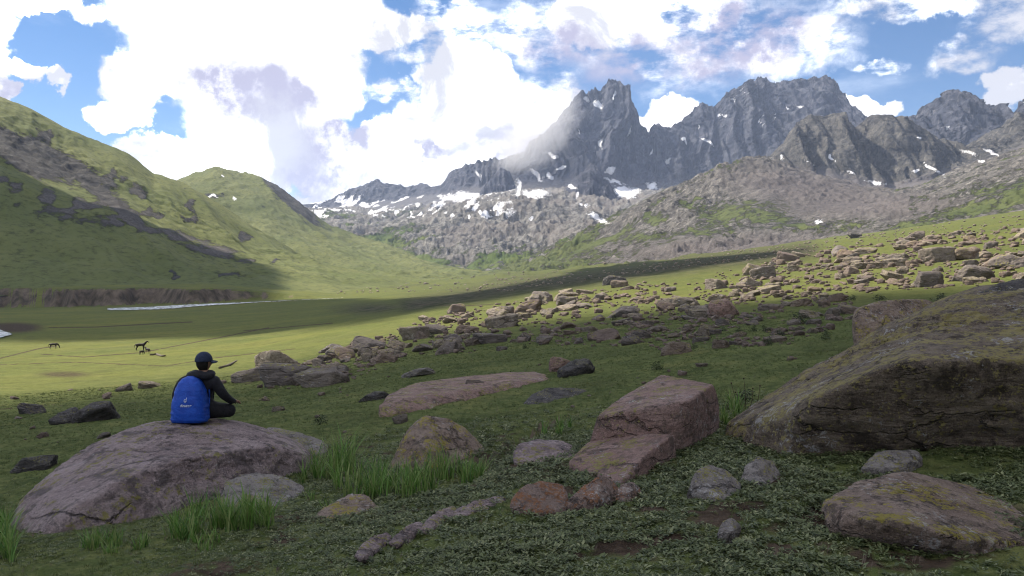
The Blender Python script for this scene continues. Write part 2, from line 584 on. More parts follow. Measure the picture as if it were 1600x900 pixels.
def ell(px, py, x, y, rx, ry, rot=0.0):
    c, s_ = math.cos(rot), math.sin(rot)
    u = ((px - x) * c + (py - y) * s_) / rx; v = (-(px - x) * s_ + (py - y) * c) / ry
    return np.clip(1.5 - np.hypot(u, v), 0, 1.2)


nn = fbm(gx * 0.9, gy * 0.9, oct=4, seed=31)
dirt = np.zeros_like(gx)
for e in [(1290, 790, 110, 34), (1180, 745, 80, 16), (1130, 800, 60, 22), (430, 800, 60, 20), (330, 885, 90, 18), (440, 850, 70, 10, -0.5),
          (980, 860, 80, 14), (1240, 850, 70, 14), (660, 720, 60, 12), (1420, 870, 90, 20), (720, 800, 40, 10), (560, 690, 40, 8),
          (780, 700, 30, 26, -0.8), (1010, 800, 50, 9), (860, 775, 60, 8), (1060, 845, 50, 10)]:
    dirt = np.maximum(dirt, ell(gpx + 30 * vnoise(gx * 3, gy * 3, seed=33), gpy + 12 * vnoise(gx * 3, gy * 3, seed=34), *e) * 0.55 * sstep(fbm(gx * 4.5, gy * 4.5, oct=3, seed=35), -0.35, 0.25))
dirt = dirt * sstep(gd, 2, 3) * (1 - sstep(gd, 14, 18)) + 0.30 * sstep(nn, 0.15, 0.5) * (1 - sstep(gd, 18, 40))
dirt = dirt + 0.30 * (1 - sstep(gd, 7, 13)) * sstep(gpx, 200, 700)
dirt = np.maximum(dirt, 0.62 * ditch(gpx, gd))
dirt = np.maximum(dirt, 0.62 * np.exp(-(polyline_dist(gpx, gpy, [(250, 905), (360, 872), (430, 835), (470, 800)], 1.0) / (9 + 7 * nn)) ** 2) * (1 - sstep(gd, 9, 12)))
for pts, wd in [([(0, 570), (120, 566), (260, 572), (330, 560), (460, 545)], 2.0), ([(60, 553), (130, 558), (220, 551), (330, 530), (420, 512)], 2.2),
                ([(75, 512), (150, 511), (240, 506), (300, 503)], 2.6), ([(380, 517), (460, 510), (520, 505)], 2.0), ([(0, 640), (80, 632), (150, 640), (230, 625)], 1.6),
                ([(60, 690), (120, 678), (190, 680)], 2.0), ([(380, 600), (470, 585), (540, 580)], 1.5), ([(640, 475), (720, 478), (800, 474)], 1.8), ([(0, 560), (60, 545), (90, 540)], 2.5)]:
    dd = polyline_dist(gpx, gpy, pts, 2.0)
    dirt = np.maximum(dirt, 0.75 * np.exp(-(dd / wd) ** 2) * sstep(gd, 12, 20))
dirt = np.maximum(dirt, 0.5 * ell(gpx, gpy, 100, 585, 70, 8) * sstep(gd, 20, 30))
dirt = np.maximum(dirt, 0.7 * ell(gpx, gpy, 20, 512, 60, 10) * sstep(gd, 100, 150))
yel = sstep(gd, 22, 55) * (0.55 + 0.45 * sstep(gpx, 700, 300)) * (0.75 + 0.5 * fbm(gx / 30, gy / 30, oct=3, seed=41))
yel = np.clip(yel * (1 - 0.45 * sstep(gd, 900, 1500)), 0, 1)
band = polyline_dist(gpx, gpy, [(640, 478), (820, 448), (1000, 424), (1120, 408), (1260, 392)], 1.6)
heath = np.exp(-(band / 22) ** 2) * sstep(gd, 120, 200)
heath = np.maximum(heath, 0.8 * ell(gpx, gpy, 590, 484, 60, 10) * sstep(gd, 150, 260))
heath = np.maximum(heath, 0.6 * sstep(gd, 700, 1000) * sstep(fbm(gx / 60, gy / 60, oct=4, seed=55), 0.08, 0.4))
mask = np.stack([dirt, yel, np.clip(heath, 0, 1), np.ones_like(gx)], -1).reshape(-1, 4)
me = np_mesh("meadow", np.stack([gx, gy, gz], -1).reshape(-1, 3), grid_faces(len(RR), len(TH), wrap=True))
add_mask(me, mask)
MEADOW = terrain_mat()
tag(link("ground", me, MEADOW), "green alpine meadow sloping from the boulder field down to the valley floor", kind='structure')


# ------------------------------------------------------------------ mountains lofted through guide lines
def loft(name, guides, rows, p0, p1, nc, mat, label, disp=None, masks=None):
    cols = np.linspace(p0, p1, nc)
    D, Z = [], []
    for g in guides:
        g = np.array(g, float)
        d = np.interp(cols, g[:, 0], g[:, 2]); py = np.interp(cols, g[:, 0], g[:, 1])
        D.append(d); Z.append(EYE + (HOR - py) / F * d)
    D, Z = np.array(D), np.array(Z)
    n = len(guides)
    rd, rz, rt = [], [], []
    for k in range(n - 1):
        i0, i1, i2, i3 = max(k - 1, 0), k, k + 1, min(k + 2, n - 1)
        for t in np.linspace(0, 1, rows[k], endpoint=(k == n - 2)):
            def cr(A):
                lin = A[i1] * (1 - t) + A[i2] * t
                cub = 0.5 * ((2 * A[i1]) + (-A[i0] + A[i2]) * t + (2 * A[i0] - 5 * A[i1] + 4 * A[i2] - A[i3]) * t * t + (-A[i0] + 3 * A[i1] - 3 * A[i2] + A[i3]) * t ** 3)
                return 0.5 * lin + 0.5 * cub
            rd.append(D[i1] * (1 - t) + D[i2] * t); rz.append(cr(Z)); rt.append(np.full(nc, k + t))
    Y, Zg, T = np.array(rd), np.array(rz), np.array(rt)
    PX = np.broadcast_to(cols, Y.shape)
    X = (PX - 800) / F * Y
    if disp is not None:
        dx, dy, dz = disp(PX, T, X, Y, Zg)
        X, Y, Zg = X + dx, Y + dy, Zg + dz
    qx = 800 + F * X / Y; qy = HOR - F * (Zg - EYE) / Y
    me = np_mesh(name, np.stack([X, Y, Zg], -1).reshape(-1, 3), grid_faces(len(Y), nc))
    mk = masks(qx, qy, T, X, Y, Zg)
    add_mask(me, np.stack([np.clip(mk[0], 0, 1), np.clip(mk[1], 0, 1), np.clip(mk[2], 0, 1), np.ones_like(X)], -1).reshape(-1, 4))
    o = link(name, me, mat)
    tag(o, label, kind='structure')
    return o


def steepness(X, Y, Z):
    gz_r = np.gradient(Z, axis=0) / (np.hypot(np.gradient(X, axis=0), np.gradient(Y, axis=0)) + 1e-3)
    gz_c = np.gradient(Z, axis=1) / (np.hypot(np.gradient(X, axis=1), np.gradient(Y, axis=1)) + 1e-3)
    return np.hypot(gz_r, gz_c)


SNOW = [(725, 307, 36, 9), (740, 324, 12, 7, -0.6), (809, 294, 7, 22, 0.1), (837, 304, 28, 9), (841, 274, 6, 20, -0.5), (856, 275, 8, 8), (980, 300, 26, 14),
        (961, 282, 22, 6, 0.3), (894, 292, 9, 6), (901, 304, 5, 8), (935, 341, 24, 5, 0.55), (912, 320, 14, 4, 0.2), (830, 341, 8, 5, -0.5), (762, 339, 11, 3, -0.2),
        (730, 339, 5, 4), (695, 332, 9, 2.5), (642, 333, 12, 4, 0.7), (620, 332, 7, 5), (601, 326, 13, 4, -0.7), (571, 320, 20, 3), (654, 319, 8, 6), (687, 320, 16, 6, -0.5),
        (749, 275, 4, 13, -0.3), (954, 266, 12, 5), (935, 165, 8, 14, -0.5), (940, 225, 4, 14), (862, 243, 12, 4, 0.5), (1015, 235, 3, 9), (1070, 220, 3.5, 8, -0.3),
        (1105, 222, 11, 4, 0.6), (1127, 182, 8, 3, -0.2), (1148, 156, 4, 6), (1250, 165, 8, 3), (1232, 167, 4, 2.5), (1222, 247, 7, 5), (1265, 255, 13, 4, 0.3), (1300, 245, 3.5, 9),
        (1330, 270, 7, 4, 0.5), (1370, 284, 19, 5, 0.15), (1432, 265, 7, 4), (1460, 264, 28, 4, 0.5), (1515, 240, 24, 4, 0.45), (1535, 252, 11, 4, 0.3), (1550, 238, 17, 3, 0.5),
        (332, 307, 13, 3), (365, 311, 5, 2.5), (348, 274, 4, 2), (1160, 140, 4, 4), (1090, 200, 3, 7), (905, 205, 4, 10, -0.4), (875, 262, 10, 4, -0.3), (1020, 290, 14, 8),
        (960, 150, 3, 9), (915, 155, 5, 6), (1190, 190, 2.5, 12), (1213, 180, 2, 9), (985, 205, 3, 12, 0.2), (1045, 250, 5, 10, 0.4), (1440, 215, 8, 2.5), (1480, 200, 6, 3)]


def snow_mask(px, py):
    wx = 5 * vnoise(px / 9, py / 9, seed=61); wy = 3 * vnoise(px / 9, py / 9, seed=62)
    m = np.zeros_like(px)
    for e in SNOW:
        m = np.maximum(m, ell(px + wx, py + wy, *e) * 0.62)
    return m


# --- far massif
def d_massif(PX, T, X, Y, Z):
    cl = sstep(T, 0.6, 1.25) * (1 - sstep(T, 2.25, 2.8))
    big = sstep(PX, 690, 780)
    s_ = X + 0.25 * (Z) * vnoise(X / 300, Z / 500, seed=70) + 40 * vnoise(X / 120, Z / 160, seed=71)
    rib = 120 * fbm(s_ / 210, Z / 900, oct=2, gain=0.5, seed=72, ridged=True) + 85 * fbm(s_ / 62, Z / 520, oct=4, gain=0.62, seed=73, ridged=True)
    crag = fbm(X / 45, Z / 60, Y / 80, oct=4, gain=0.6, seed=74, ridged=True)
    dy = -cl * (0.35 + 0.65 * big) * (rib + 22 * crag)
    top = sstep(T, 1.5, 2.0) * (1 - sstep(T, 2.2, 2.8))
    dz = cl * 16 * crag + top * (26 * fbm(X / 38, X * 0 + 1.7, oct=4, gain=0.65, seed=75, ridged=True) - 4) * (0.4 + 0.6 * big) + (1 - cl) * 10 * fbm(X / 90, Y / 90, oct=4, seed=76)
    # a little real ledge structure
    dz = dz + cl * 7 * np.sin(Z / 17 + 3 * vnoise(X / 120, Z / 90, seed=77))
    return 0 * X, dy, dz


def m_massif(px, py, T, X, Y, Z):
    st = steepness(X, Y, Z)
    ledge = sstep(0.85 - st, 0.1, 0.6) * sstep(fbm(X / 55, Z / 55, oct=3, seed=80), 0.05, 0.4) * sstep(T, 0.8, 1.2) * 0.62
    low = sstep(py, 295, 310) * (1 - sstep(px, 780, 860)) * sstep(fbm(X / 60, Y / 110, oct=4, seed=81), 0.02, 0.3) * 0.75
    return np.zeros_like(X), np.maximum(np.maximum(snow_mask(px, py), ledge * 0.75), low), sstep(1.1 - T, 0.0, 0.4)


CREST = [(300, 352), (440, 332), (490, 322), (520, 318), (545, 300), (570, 291), (580, 288), (590, 283), (600, 290), (612, 294), (628, 292), (636, 301), (660, 293), (675, 299), (690, 298), (702, 276), (730, 262),
         (752, 258), (790, 254), (815, 246), (835, 222), (858, 200), (880, 178), (897, 160), (908, 145), (918, 150), (930, 143), (938, 146), (950, 130), (960, 126), (970, 138), (980, 140), (986, 163), (998, 190), (1010, 212),
         (1016, 203), (1026, 200), (1032, 206), (1050, 203), (1066, 186), (1080, 180), (1092, 168), (1100, 172), (1112, 170), (1130, 152), (1146, 142), (1160, 130), (1175, 123), (1190, 124), (1205, 131), (1222, 134), (1240, 129),
         (1262, 127), (1280, 124), (1292, 138), (1302, 160), (1312, 178), (1325, 182), (1345, 192), (1380, 196), (1400, 192), (1425, 176), (1450, 164), (1470, 150), (1488, 145), (1500, 152), (1512, 172), (1520, 178),
         (1532, 170), (1545, 172), (1556, 188), (1580, 170), (1600, 158), (1700, 120), (1900, 100)]
DCR = lambda p: float(np.interp(p, [300, 640, 720, 1000, 1300, 1400, 1600, 1900], [5600, 5600, 5000, 4900, 4700, 3900, 3600, 3400]))
ROCKY = mountain_mat("massif_rock", (0.034, 0.037, 0.052), (0.074, 0.077, 0.098), (0.140, 0.138, 0.150), (0.05, 0.07, 0.02), (0.08, 0.09, 0.03), (0.085, 0.082, 0.085), 0.012, 18.0, 0.10)
loft("massif",
     [[(300, 360, 4900), (440, 342, 4900), (600, 330, 4600), (700, 318, 4200), (800, 306, 4150), (900, 303, 4150), (1000, 308, 4200), (1100, 305, 4200), (1200, 290, 4100), (1400, 270, 3400), (1600, 260, 3100), (1900, 250, 2900)],
      [(300, 355, 5300), (440, 334, 5300), (530, 322, 5200), (600, 314, 5100), (650, 307, 5000), (700, 300, 4650), (760, 287, 4500), (800, 280, 4450), (850, 282, 4420), (900, 272, 4420), (960, 272, 4430), (1000, 286, 4450),
       (1100, 268, 4400), (1200, 240, 4300), (1400, 240, 3600), (1600, 225, 3300), (1900, 200, 3100)],
      [(p, y, DCR(p)) for p, y in CREST],
      [(p, y + 120, DCR(p) + 700) for p, y in CREST[::4]]],
     [34, 150, 12], 330, 1800, 880, ROCKY, "jagged grey rock massif with snow gullies and two summits behind the valley", d_massif, m_massif)


# --- two dark buttresses at the foot of the massif
def d_butt(PX, T, X, Y, Z):
    rib = 40 * fbm(X / 70, Z / 300, oct=4, gain=0.6, seed=90, ridged=True)
    cl = sstep(T, 0.3, 0.8)
    return 0 * X, -cl * rib, cl * 9 * fbm(X / 30, Z / 40, oct=3, seed=91, ridged=True)


m_plain = lambda px, py, T, X, Y, Z: (0 * X, snow_mask(px, py), 0 * X)
loft("crag", [[(736, 330, 4050), (770, 330, 4000), (815, 318, 4050)], [(738, 322, 4150), (770, 318, 4120), (815, 310, 4150)],
              [(736, 318, 4250), (750, 300, 4250), (765, 282, 4280), (782, 262, 4300), (796, 270, 4300), (806, 290, 4280), (815, 308, 4250)],
              [(736, 330, 4500), (815, 325, 4500)]], [8, 50, 6], 736, 815, 70, ROCKY, "small dark crag standing at the left foot of the massif", d_butt, m_plain)
loft("crag", [[(862, 335, 3350), (920, 345, 3300), (990, 350, 3350)], [(862, 325, 3450), (920, 335, 3400), (960, 342, 3400), (990, 345, 3430)],
              [(862, 318, 3650), (880, 300, 3680), (900, 278, 3700), (912, 268, 3700), (922, 255, 3720), (934, 264, 3700), (946, 282, 3680), (960, 296, 3650), (972, 315, 3620), (990, 342, 3560)],
              [(862, 335, 4000), (990, 350, 4000)]], [8, 60, 6], 862, 990, 120, ROCKY, "dark pointed crag below the middle of the massif", d_butt, m_plain)


# --- rocky basin with pale slabs in the middle distance
def d_basin(PX, T, X, Y, Z):
    k = sstep(T, 0.1, 0.8)
    hum = 34 * fbm(X / 210, Y / 210, oct=4, gain=0.55, seed=100) + 26 * fbm(X / 62, Y / 95, oct=5, gain=0.66, seed=101, ridged=True)
    return 0 * X, 0 * X, k * hum


def m_basin(px, py, T, X, Y, Z):
    gr = 1.0 - 0.66 * sstep(T, 0.4, 1.4) + 0.55 * fbm(X / 130, Y / 130, oct=4, seed=102) - 0.3 * sstep(px, 620, 700)
    gr = np.maximum(gr, ell(px, py, 590, 378, 42, 13) * 0.9) * (1 - sstep(py, 330, 322) * 0.6)
    sn = snow_mask(px, py)
    sn = np.maximum(sn, 0.66 * sstep(fbm(X / 50, Y / 120, oct=4, seed=103), 0.12, 0.36) * (1 - sstep(py, 335, 352)) * (1 - 0.7 * sstep(px, 760, 860)))
    sc = 0.5 * sstep(fbm(X / 160, Y / 160, oct=3, seed=104), 0, 0.3)
    return gr, sn, sc


SLAB = mountain_mat("slab_rock", (0.105, 0.100, 0.095), (0.200, 0.190, 0.175), (0.300, 0.285, 0.265), (0.060, 0.088, 0.022), (0.100, 0.120, 0.034), (0.115, 0.100, 0.092), 0.018, 9.0)
loft("rocky_slope",
     [[(440, 440, 2000), (560, 436, 1900), (700, 436, 1800), (800, 438, 1700), (900, 432, 1700), (1000, 415, 1700), (1150, 400, 1700)],
      [(440, 385, 2500), (560, 385, 2450), (640, 388, 2400), (700, 392, 2300), (780, 400, 2200), (860, 398, 2150), (930, 378, 2200), (1000, 352, 2300), (1150, 330, 2300)],
      [(440, 345, 3300), (520, 350, 3300), (560, 356, 3200), (600, 362, 3100), (640, 358, 2900), (700, 340, 2850), (760, 325, 2900), (800, 320, 2950), (860, 322, 2950), (900, 330, 2950), (960, 338, 2900), (1000, 320, 2800), (1150, 290, 2800)],
      [(440, 330, 4300), (520, 326, 4300), (600, 330, 4200), (700, 318, 4100), (800, 304, 4150), (900, 300, 4150), (1000, 304, 4200), (1150, 300, 4200)],
      [(440, 335, 5000), (1150, 330, 5000)]],
     [36, 80, 60, 8], 440, 1150, 480, SLAB, "pale slabby rock slopes with snow patches at the head of the valley", d_basin, m_basin)


# --- second green hill
def d_hill(PX, T, X, Y, Z):
    k = sstep(T, 0.05, 0.6)
    s_ = X * 0.75 + Y * 0.6
    g = 12 * fbm(s_ / 90, (Y - X) / 500, oct=4, seed=110, ridged=True) + 10 * fbm(X / 160, Y / 160, oct=4, seed=111) + 4 * fbm(X / 30, Y / 30, oct=3, seed=112, ridged=True)
    return 0 * X, 0 * X, k * g


def m_hill(px, py, T, X, Y, Z):
    st = steepness(X, Y, Z)
    gr = 0.92 - 0.5 * sstep(st, 0.75, 1.2) + 0.22 * fbm(X / 70, Y / 70, oct=4, seed=113)
    gr = gr - 1.2 * ell(px, py, 452, 308, 56, 9, 0.72) - 0.5 * ell(px, py, 325, 306, 30, 4)
    return gr, snow_mask(px, py), 0 * X


GREEN = mountain_mat("grass_slope", (0.034, 0.033, 0.034), (0.062, 0.058, 0.054), (0.100, 0.092, 0.084), (0.088, 0.104, 0.032), (0.130, 0.138, 0.046), (0.068, 0.060, 0.056), 0.03, 3.5)
C2 = [(100, 350), (200, 318), (270, 281), (300, 271), (335, 265), (365, 272), (385, 275), (410, 278), (425, 285), (440, 295), (470, 318), (490, 336), (520, 358), (560, 374), (600, 388), (650, 404), (720, 418), (800, 424)]
loft("green_hill",
     [[(100, 445, 1500), (400, 445, 1500), (520, 446, 1450), (650, 448, 1400), (800, 450, 1400)],
      [(100, 380, 1900), (300, 350, 1900), (400, 365, 1850), (480, 385, 1800), (560, 408, 1750), (650, 425, 1700), (800, 436, 1700)],
      [(p, y, 2400) for p, y in C2], [(p, y + 60, 3000) for p, y in C2[::3]]],
     [36, 80, 8], 100, 800, 380, GREEN, "rounded green hill with small snow patches behind the left mountainside", d_hill, m_hill)


# --- left mountainside
def d_left(PX, T, X, Y, Z):
    k = sstep(T, 0.15, 0.9) * (1 - 0.5 * sstep(T, 3.6, 4.0))
    s_ = X * 0.80 + Y * 0.60
    u_ = -X * 0.60 + Y * 0.80
    g = 8 * fbm(s_ / 60, u_ / 330, oct=4, gain=0.55, seed=120, ridged=True) + 9 * fbm(X / 140, Y / 140, oct=4, seed=121)
    rocky = sstep(fbm(X / 130, Y / 130, oct=3, seed=122), 0.0, 0.35) * sstep(T, 2.6, 3.2)
    g = g + 6 * rocky * fbm(X / 24, Y / 24, oct=4, gain=0.6, seed=123, ridged=True) + 1.2 * fbm(X / 14, Y / 14, oct=3, seed=124)
    return 0 * X, 0 * X, k * g


LROCKS = [(175, 272, 12, 9), (75, 212, 10, 7), (215, 300, 10, 8, 0.5), (190, 325, 26, 9, 0.6), (120, 262, 60, 10, 0.55), (30, 235, 60, 16, 0.5), (237, 335, 9, 6), (300, 345, 8, 6),
          (385, 372, 8, 6), (210, 345, 16, 6, 0.6), (60, 252, 50, 16, 0.4), (150, 300, 20, 8, 0.6), (305, 325, 6, 8), (430, 410, 10, 3), (0, 215, 30, 9, 0.4), (270, 430, 8, 4), (355, 430, 16, 4)]


def m_left(px, py, T, X, Y, Z):
    gr = 0.90 + 0.25 * fbm(X / 60, Y / 60, oct=4, seed=125)
    wx = 8 * vnoise(px / 14, py / 14, seed=126)
    for e in LROCKS:
        gr = gr - 0.72 * ell(px + 1.4 * wx, py + wx * 0.9, e[0], e[1], e[2] * 1.25, e[3] * 1.25, *e[4:])
    scr = polyline_dist(px, py, [(-300, 230), (0, 288), (100, 318), (220, 352), (330, 390), (390, 405)], 1.6)
    sc = np.exp(-(scr / np.interp(px, [0, 400], [40, 12])) ** 2)
    gr = gr - 0.75 * sc * sstep(vnoise(px / 25, py / 10, seed=127), -0.6, 0.6)
    return gr, 0 * X, sc


loft("left_mountain",
     [[(-900, 470, 560), (0, 462, 650), (350, 462, 700), (520, 458, 800), (650, 452, 1000), (760, 452, 1200)],
      [(-900, 380, 700), (-300, 385, 720), (0, 398, 760), (200, 414, 800), (400, 424, 900), (520, 432, 1000), (650, 441, 1200), (760, 446, 1350)],
      [(-900, 60, 820), (-300, 210, 860), (0, 275, 900), (150, 326, 930), (300, 383, 980), (390, 407, 1050), (520, 424, 1150), (650, 437, 1350), (760, 444, 1450)],
      [(-900, 40, 950), (-300, 190, 990), (0, 252, 1010), (150, 311, 1040), (300, 367, 1090), (400, 398, 1150), (520, 420, 1250), (650, 436, 1400), (760, 443, 1500)],
      [(-900, -250, 1300), (-300, 10, 1330), (-100, 108, 1340), (0, 150, 1350), (50, 172, 1355), (100, 200, 1360), (200, 242, 1370), (240, 272, 1380), (270, 281, 1390), (300, 296, 1400), (350, 324, 1410), (380, 345, 1410), (425, 370, 1420),
       (460, 393, 1430), (500, 413, 1440), (560, 427, 1460), (650, 436, 1500), (760, 444, 1560)],
      [(-900, -100, 1800), (0, 240, 1800), (300, 360, 1800), (500, 430, 1800), (760, 450, 1800)]],
     [30, 44, 24, 90, 8], -700, 760, 560, GREEN, "steep grassy left mountainside with dark outcrops and a grey scree spur", d_left, m_left)


# --- right hand hill and the cliff knob above it
def d_knob(PX, T, X, Y, Z):
    cl = sstep(T, 0.5, 1.0) * (1 - sstep(T, 2.3, 2.9))
    s_ = X + 25 * vnoise(X / 70, Z / 70, seed=130)
    rib = 95 * fbm(s_ / 85, Z / 420, oct=2, seed=131, ridged=True) + 20 * fbm(s_ / 26, Z / 120, oct=4, gain=0.6, seed=132, ridged=True)
    return 0 * X, -cl * rib, cl * 8 * fbm(X / 26, Z / 30, Y / 30, oct=4, gain=0.6, seed=133, ridged=True) + (1 - cl) * 6 * fbm(X / 60, Y / 60, oct=4, seed=134)


def m_knob(px, py, T, X, Y, Z):
    return 0.35 * sstep(1.7 - T, 0.2, 0.6) * fbm(X / 60, Z / 60, oct=3, seed=135), snow_mask(px, py), sstep(1.05 - T, 0.0, 0.3)


DARK = mountain_mat("cliff_rock", (0.058, 0.056, 0.054), (0.105, 0.099, 0.092), (0.180, 0.168, 0.150), (0.05, 0.07, 0.02), (0.07, 0.09, 0.03), (0.095, 0.086, 0.086), 0.022, 10.0, 0.14)
CK = [(1170, 262), (1200, 246), (1215, 228), (1225, 212), (1240, 196), (1255, 188), (1268, 179), (1285, 182), (1310, 185), (1325, 192), (1345, 196), (1358, 183), (1375, 187), (1400, 194), (1420, 206), (1440, 214), (1470, 224),
      (1490, 238), (1510, 228), (1535, 216), (1560, 200), (1580, 178), (1600, 182), (1640, 165), (1750, 120), (1900, 60)]
loft("cliff", [[(1170, 300, 2150), (1300, 300, 2150), (1400, 300, 2150), (1500, 292, 2150), (1600, 270, 2100), (1900, 200, 2000)],
               [(1170, 268, 2450), (1215, 258, 2430), (1260, 262, 2420), (1300, 266, 2420), (1350, 282, 2400), (1400, 284, 2400), (1440, 272, 2420), (1490, 262, 2450), (1560, 240, 2450), (1600, 225, 2450), (1900, 150, 2300)],
               [(p, y, 2620) for p, y in CK], [(p, y + 70, 3100) for p, y in CK[::3]]],
     [20, 90, 8], 1180, 1850, 380, DARK, "dark ribbed rock cliff above the scree with snow at its foot", d_knob, m_knob)


def d_right(PX, T, X, Y, Z):
    k = sstep(T, 0.0, 0.6)
    hum = 17 * fbm(X / 130, Y / 130, oct=5, gain=0.6, seed=140)
    lump = 20 * fbm(X / 48, Y / 70, oct=5, gain=0.66, seed=141, ridged=True) * sstep(fbm(X / 200, Y / 200, oct=2, seed=142), -0.4, 0.15)
    return 0 * X, 0 * X, k * (hum + lump) * np.interp(PX, [1100, 1300], [1.0, 0.55]) - 8 * k


RGRASS = [(1130, 335, 50, 20), (1190, 330, 50, 24), (1210, 345, 40, 12), (1080, 318, 20, 10), (1100, 365, 60, 8), (1530, 325, 110, 15, -0.2), (1590, 305, 60, 26, -0.3), (1430, 350, 60, 8, -0.2),
          (1000, 375, 50, 14), (1020, 345, 20, 14), (950, 395, 70, 8), (870, 412, 70, 10), (1250, 355, 40, 6), (1430, 278, 20, 8), (1390, 330, 60, 5)]


def m_right(px, py, T, X, Y, Z):
    gr = 0.30 + 0.6 * fbm(X / 80, Y / 80, oct=5, seed=143) + 0.35 * sstep(1000 - px, 0, 120)
    for e in RGRASS:
        gr = np.maximum(gr, 0.50 * ell(px + 14 * vnoise(px / 11, py / 7, seed=145), py + 7 * vnoise(px / 11, py / 7, seed=146), *e) + 0.1)
    sc = np.maximum(ell(px, py, 1270, 295, 130, 30, 0.15), ell(px, py, 1350, 320, 130, 20))
    sc = np.maximum(sc, 0.8 * ell(px, py, 1150, 385, 200, 18, -0.05))
    sn = snow_mask(px, py)
    sn = np.maximum(sn, 0.5 * ell(px, py, 1280, 346, 13, 5, -0.3))
    return gr * (1 - 0.75 * np.clip(sc, 0, 1) * (px < 1420)), sn, np.clip(sc, 0, 1)


HILLR = mountain_mat("hill_rock", (0.070, 0.064, 0.060), (0.130, 0.120, 0.109), (0.270, 0.252, 0.228), (0.062, 0.078, 0.026), (0.092, 0.102, 0.036), (0.078, 0.068, 0.066), 0.03, 6.0)
loft("right_hill",
     [[(700, 452, 1500), (800, 446, 1400), (1000, 424, 1100), (1200, 396, 950), (1400, 370, 850), (1600, 340, 800), (2000, 290, 800)],
      [(700, 438, 1900), (800, 420, 1800), (900, 402, 1650), (1000, 378, 1500), (1100, 352, 1400), (1200, 346, 1300), (1300, 340, 1250), (1400, 322, 1200), (1500, 298, 1150), (1600, 268, 1100), (2000, 150, 1000)],
      [(700, 430, 2300), (800, 405, 2200), (850, 388, 2150), (900, 366, 2100), (950, 342, 2050), (1000, 314, 2000), (1040, 294, 2000), (1080, 280, 1980), (1120, 254, 1960), (1160, 241, 1950), (1190, 240, 1950), (1215, 247, 1950), (1260, 263, 1930),
       (1300, 274, 1920), (1350, 288, 1900), (1400, 293, 1880), (1450, 284, 1850), (1500, 262, 1800), (1550, 246, 1700), (1600, 230, 1600), (2000, 60, 1500)],
      [(700, 440, 2900), (1000, 380, 2700), (1200, 330, 2600), (1600, 300, 2300), (2000, 160, 2200)]],
     [50, 100, 10], 700, 1900, 640, HILLR, "rocky hillside with grass patches and purple scree on the right", d_right, m_right)
# ------------------------------------------------------------------ water
def water_mat():
    m, n, bs, out = new_mat("river_water")
    pos = n.node('ShaderNodeTexCoord').outputs['Object']
    foam = n.smooth(n.noise(n.mapping(pos, (1, 0.35, 1)), 0.35, 6, 0.7), 0.42, 0.60)
    n.put(bs.inputs['Base Color'], n.mix(foam, (0.06, 0.075, 0.075), (0.72, 0.73, 0.74)))
    n.put(bs.inputs['Roughness'], n.smooth(foam, 0, 1, 0.12, 0.8))
    bs.inputs['Specular IOR Level'].default_value = 0.5
    n.put(bs.inputs['Normal'], n.bump(n.noise(pos, 1.4, 4, 0.6), 0.5, 0.25))
    return m


WATER = water_mat()


def water_strip(name, pts, label):
    vs = []
    pts = np.array(pts, float)
    t = np.linspace(0, len(pts) - 1, 60)
    px = np.interp(t, np.arange(len(pts)), pts[:, 0]); py = np.interp(t, np.arange(len(pts)), pts[:, 1]); wd = np.interp(t, np.arange(len(pts)), pts[:, 2])
    py = py + 0.9 * vnoise(px / 14, px * 0 + 2.0, seed=150); wd = wd * (1 + 0.45 * vnoise(px / 10, px * 0 + 5.0, seed=151))
    for sgn in (1, 0, -1):
        h = hits(px, py + sgn * wd * 0.5, 60)
        d_ = np.minimum(h[:, 1], 585 + (0 if name == "river" else -200))
        d_ = np.convolve(np.pad(d_, 3, mode='edge'), np.ones(7) / 7, 'valid') - 2.0 * sgn * (name == "river")
        h = np.stack([(px - 800) / F * d_, d_, EYE - (ground_row(px, d_) - HOR) / F * d_ + 0.35], -1)
        vs.append(h)
    vs = np.concatenate(vs)
    me = np_mesh(name, vs, grid_faces(3, 60))
    tag(link(name, me, WATER), label, kind='structure')


water_strip("river", [(168, 484, 2.5), (232, 482.5, 4), (300, 478, 5), (352, 474, 4), (420, 469.5, 3.6), (480, 467, 2.6), (536, 464, 1.5)], "pale shallow river winding below the cut earth bank")
water_strip("pond", [(-60, 521, 9), (-10, 523, 10), (8, 524, 8), (19, 524, 1)], "small pale pool at the left edge of the valley floor")

# ------------------------------------------------------------------ clouds overhead, out of the frame, that shade the ground
def cloud_mat():
    m = bpy.data.materials.new("cloud_white")
    m.use_nodes = True
    m.node_tree.nodes.clear()
    n = NT(m.node_tree)
    out = n.node('ShaderNodeOutputMaterial')
    df = n.node('ShaderNodeBsdfDiffuse'); df.inputs[0].default_value = (0.86, 0.86, 0.88, 1)
    n.l.new(df.outputs[0], out.inputs[0])
    return m


CLOUD = cloud_mat()


